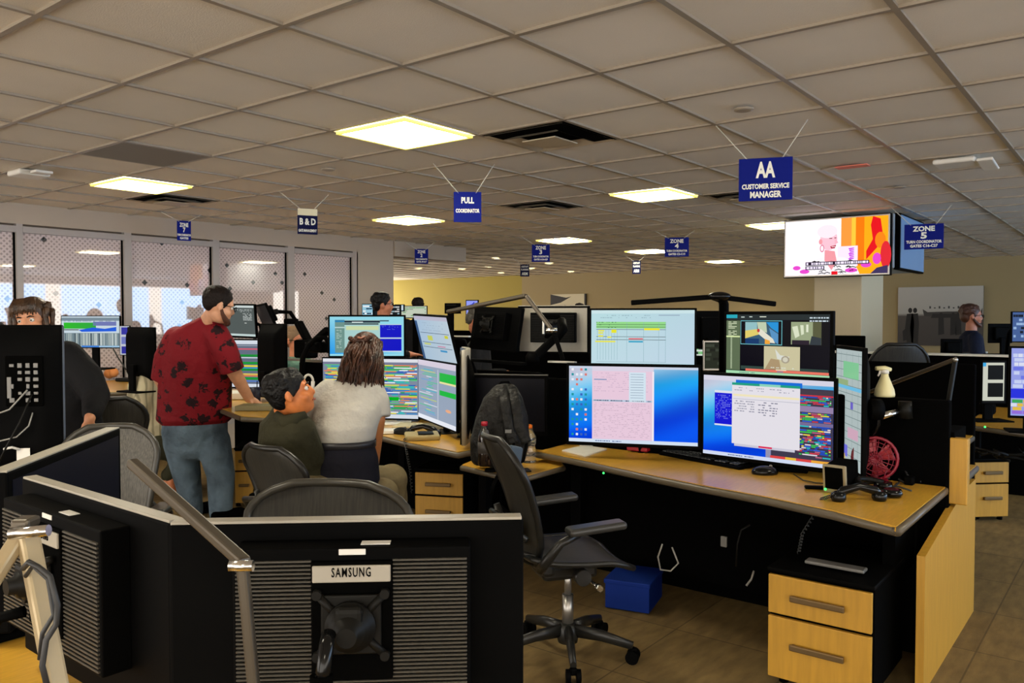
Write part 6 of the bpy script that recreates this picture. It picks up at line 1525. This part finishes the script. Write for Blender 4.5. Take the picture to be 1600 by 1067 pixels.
for (x0, x1, x2) in ((.00, .03, .06), (.055, .09, .13)):
    pts = [V(0, 0, .45) + rt_ * x0 - fw_ * .04, V(0, 0, .38) + rt_ * (x0 + .015) - fw_ * .115, V(0, 0, .26) + rt_ * x1 - fw_ * .145, V(0, 0, .17) + rt_ * x2 - fw_ * .14]
    o = MB(); P_ = []
    for k in range(25):
        f_ = k / 24 * 3; i = min(int(f_), 2); P_.append(pts[i].lerp(pts[i + 1], f_ - i) + fw_ * .003 * math.sin(k * 1.8))
    o.tube(P_, .028, 12, flat=.35, side=rt_).build('shoulder_strap', BP, t)
    MB().tube([pts[3], pts[3] + V(0, 0, -.10) - rt_ * .02, V(0, 0, .04) + rt_ * (x1 - .02) - fw_ * .09], .008, 8, flat=.4, side=rt_).build('webbing', BLK, t)
MB().tube([V(0, 0, .44) - rt_ * .05, V(0, 0, .49) - rt_ * .01, V(0, 0, .49) + rt_ * .03, V(0, 0, .44) + rt_ * .06], .008, 8).build('top_handle', BLK, t)
MB().box(V(0, 0, .235) + rt_ * .03 - fw_ * .155, (.008, .035, .018), R=Matrix.Rotation(YAW, 3, 'Z')).build('logo_patch', GRY, t)
MB().tube([V(0, 0, .03) - rt_ * .04 - fw_ * .09, V(0, 0, .01) - rt_ * .02 - fw_ * .16, V(0, 0, -.05) - rt_ * .05 - fw_ * .20, V(0, 0, -.10) - rt_ * .06 - fw_ * .20], .010, 8, flat=.4, side=rt_).build('hanging_strap', BLK, t)
def bottle(label, c, h_, r_, liquid, capm, lab=None, prof=None):
    t = thing('drink_bottle', label, 'bottle', c)
    prof = prof or [(.8, 0), (1, .05), (1, .30), (.92, .42), (1, .55), (.95, .68), (.5, .86), (.36, .92), (.36, .95)]
    MB().lathe((0, 0, 0), [(r_ * a, h_ * b) for a, b in prof], 24).build('bottle_body', liquid, t)
    MB().lathe((0, 0, h_ * .93), [(r_ * .5, 0), (r_ * .5, h_ * .085), (r_ * .42, h_ * .095)], 18).build('cap', capm, t)
    if lab: MB().lathe((0, 0, h_ * .30), [(r_ * 1.015, 0), (r_ * 1.015, h_ * .26)], 24).build('wrap_label', lab, t)
    return t
COLA = mat('cola_liquid', (.012, .006, .004), .08, coat=.5)
c = at(758, 733, 4.55); c = V(c.x, c.y, .70)
bottle('cola bottle with red cap in the side pocket of the backpack', V(*at(757, 720, 4.40).xy, .745), .235, .036, COLA, REDP, mat('cola_label', (.05, .045, .04), .6))
c = atz(826, 722, .70); ORG = mat('orange_cap', rgb(236, 120, 20), .4)
bottle('clear sports drink bottle with an orange cap beside the chair back', V(c.x, c.y, .70), .215, .044, GLASSM, ORG, None, [(.9, 0), (1, .04), (.9, .12), (1, .2), (1, .36), (.85, .44), (1, .54), (1, .70), (.62, .86), (.5, .93)])
tag(MB().box(atz(772, 737, .70) + V(0, 0, .009), (.06, .10, .014), R=Matrix.Rotation(.6, 3, 'Z'), bev=.004).build('phone_charger', BLK), 'black charger at the left corner of the low desk', 'charger')
tag(MB().box(atz(806, 737, .70) + V(0, 0, .006), (.08, .16, .010), R=Matrix.Rotation(.9, 3, 'Z'), bev=.004).build('mobile_phone', BLKG), 'black mobile phone on the low desk beside the backpack', 'phone')
# jacket / cloth on the chair top: blue headrest
p = at(803, 716, 3.93)
tag(MB().box(p, (.03, .10, .12), R=Matrix.Rotation(YAW + .9, 3, 'Z') @ Matrix.Rotation(.25, 3, 'X'), bev=.02, seg=3).build('seat_cushion', mat('blue_grey_fabric', rgb(74, 88, 100), .8)), 'blue grey cushion behind the top of the right chair back', 'cushion')
# blue box on the floor
c = atz(968, 950, 0); t = thing('storage_box', 'bright blue storage box on the floor beside the right chair', 'box', V(c.x + .12, c.y - .02, 0), .25); t.scale = (.85, .8, .8)
BL = mat('blue_card', rgb(3, 38, 118), .7, spec=.2)
MB().box((0, 0, .09), (.34, .30, .17), bev=.006).build('box_body', BL, t); MB().box((0, 0, .185), (.355, .315, .03), bev=.006).build('lid', BL, t)
# under-desk machines and cables
def cab(pts, r_, m, lab): return tag(MB().tube([at(*p) for p in pts], r_, 8).build('cable', m), lab, 'cable')
cab([(1035, 850, 3.95), (1028, 870, 3.95), (1032, 890, 3.95), (1048, 892, 3.95), (1060, 880, 3.95), (1050, 855, 3.95)], .004, CABLEG, 'grey cable loop under the right desk near the blue box')
cab([(1150, 885, 3.8), (1152, 850, 3.8), (1158, 828, 3.8), (1172, 820, 3.8)], .004, GRYD, 'thin grey cable hanging under the right desk')
cab([(1166, 915, 3.8), (1174, 905, 3.8), (1178, 892, 3.8)], .005, CABLEG, 'short pale cable end near the drawer unit')
tag(MB().box(at(1131, 846, 3.9), (.01, .03, .05), bev=.002).build('white_tag', GRY), 'small grey tag hanging under the right desk', 'tag')
tag(MB().ell(at(943, 739, 4.5), .006, n=8).build('status_light', GREENLED), 'green light glowing under the left end of the right desk', 'light')
tag(MB().ell(at(1539, 667, 5.7), .007, n=8).build('status_light', GREENLED), 'green light under the right far desk', 'light')
tag(MB().box(V(3.50, 1.02, .512), (.06, .24, .014), bev=.005).build('tray', GRY), 'flat grey tray lying on the front right drawer unit', 'tray')
tag(MB().box((3.95, .86, .55), (.5, .05, .26)).build('hanging_bracket', BLKM), 'dark bracket under the right end of the desk', 'bracket')

# ------------------------------------------------------------------ things on the middle desk
handset('black telephone handset on the middle desk before the coloured screens', onz(641, 679) , onz(682, 682), None, [onz(640, 683) + V(0, 0, .01), onz(632, 688) + V(0, 0, .0), at(636, 710, 4.95), at(641, 735, 4.9), at(644, 770, 4.9)])
c = onz(660, 687); t = thing('desk_telephone', 'cream telephone base under the black handset', 'telephone', c, YAW - PI / 2 + .2)
MB().box((0, .02, .022), (.22, .15, .035), R=Euler((.08, 0, 0)).to_matrix(), bev=.012).build('base', mat('cream_phone', rgb(176, 160, 112), .5), t); MB().box((.02, .0, .045), (.10, .08, .006), R=Euler((.08, 0, 0)).to_matrix(), bev=.002).build('key_field', GRYD, t)
mouse('grey mouse left of the middle handset', onz(628, 678), YAW - .6, GRYD, 1.3)
c = onz(725, 683); t = thing('desk_webcam', 'rounded grey green device at the foot of the curved monitor', 'device', c)
MB().ell((0, 0, .05), (.05, .06, .055), None, 18).build('body', mat('olive_plastic', rgb(92, 96, 72), .5), t); MB().lathe((0, 0, 0), [(.05, 0), (.04, .012)]).build('base', GRYD, t)
for k, (x, y, w_, d_, h_, lab, m) in enumerate([(655, 668, .34, .22, .02, 'open binder of cream papers on the middle desk', mat('manila', rgb(204, 190, 150), .8)), (618, 662, .22, .20, .012, 'loose white sheet behind the grey mouse', PAPER), (612, 676, .20, .14, .02, 'stack of papers by the woman in the grey shirt', PAPER), (634, 658, .16, .12, .014, 'blue tinted booklet under the coloured screen', mat('booklet_blue', rgb(150, 166, 190), .7))]):
    p = onz(x, y); n_ = 'paper_stack'
    tag(MB().box(p + V(0, 0, h_ / 2 + .001 + .001 * k), (w_, d_, h_), R=Matrix.Rotation(YAW - PI / 2 - .15 + .2 * k, 3, 'Z'), bev=.002).build(n_, m), lab, 'papers')
t = thing('headphones', 'white hooped headphones left of the bending woman', 'headphones', at(482, 610, 6.2))
MB().tube([(rt_ * .035 * math.cos(a * PI / 10) + UP * (.07 + .05 * math.sin(a * PI / 10))) for a in range(11)] , .009, 8).build('headband', WHT, t); MB().tube([rt_ * .03 + UP * -.02, rt_ * .035 + UP * .07], .014, 8).build('ear_cup', WHT, t); MB().tube([rt_ * -.03 + UP * -.02, rt_ * -.035 + UP * .07], .014, 8).build('ear_cup', WHT, t)
tag(MB().ell(onz(742, 678) + V(0, 0, .015), .010, n=8).build('status_light', GREENLED), 'green light on the middle desk beside the backpack', 'light')
# left desks
t = thing('pen_cup', 'dark blue cup on the desk near the hand of the man in red', 'cup', atz(400, 628, .86)); MB().lathe((0, 0, 0), [(.035, 0), (.04, .12)]).build('cup', mat('dark_blue_cup', rgb(20, 24, 50), .5), t); MB().cyl((.01, 0, .1), (.02, .01, .17), .004, 6).build('pen', BLK, t)
tag(MB().box(atz(372, 622, .86) + V(0, 0, .03), (.30, .25, .05), R=Matrix.Rotation(YAW, 3, 'Z'), bev=.004).build('paper_stack', PAPER), 'white papers under the monitor with green rows', 'papers')
tag(MB().box(atz(405, 640, .86) + V(0, 0, .02), (.20, .30, .035), R=Matrix.Rotation(YAW, 3, 'Z'), bev=.004).build('folder', mat('olive_folder', rgb(120, 112, 80), .7)), 'olive folder beside the hand of the man in red', 'folder')
t = thing('stuffed_toy', 'orange lumpy toy on the far left desk under the weather map', 'toy', atz(168, 592, .90)); ORT = mat('orange_plush', rgb(232, 150, 84), .8, bump=.4)
mb = MB().ell((0, 0, .06), (.07, .10, .06), None, 14).ell((.02, -.09, .07), (.05, .05, .05), None, 12); mb.ell((.02, .08, .02), (.03, .03, .03)); mb.build('body', ORT, t); MB().ell((-.02, .12, .05), (.04, .04, .04)).build('red_ball', REDP, t)
tag(MB().box(atz(150, 594, .90) + V(0, 0, .07), (.05, .14, .13), R=Matrix.Rotation(.3, 3, 'Z'), bev=.004).build('binder', WHT), 'black and white upright box behind the orange toy', 'box')
tag(MB().box(atz(200, 596, .90) + V(0, 0, .02), (.14, .20, .035), R=Matrix.Rotation(.3, 3, 'Z'), bev=.01).build('keyboard_tray', GRYD), 'dark flat device at the right end of the far left desk', 'device')
tag(MB().tube([at(176, 543, 7.45), at(184, 558, 7.5), at(192, 570, 7.5), at(197, 578, 7.5)], .007, 6).build('cable', CABLE), 'black cable hanging from the weather map monitor', 'cable')
# dark cartons and screens on the right far desks
t = thing('desk_telephone', 'black telephone on the right far desk left of the timetable monitor', 'telephone', atz(1542, 648, .76)); MB().box((0, 0, .05), (.10, .12, .09), bev=.02).build('body', BLK, t); MB().tube([(0, -.05, .09), (0, 0, .12), (0, .05, .09)], .016, 8).build('handset', BLKG, t)
for k, (x, y, lab) in enumerate([(1538, 706, 'black cables and power strip at the left under the right far desk'), (1575, 708, 'black tangle of cables under the right edge of the far desk')]):
    p = at(x, y, 5.9); mb = MB(); r = random.Random(k)
    pts = [p + V(r.uniform(-.12, .12), r.uniform(-.12, .12), r.uniform(-.05, .05)) for _ in range(9)]
    tag(mb.tube(pts, .012, 6).build('cable_bundle', GRYD), lab, 'cables')
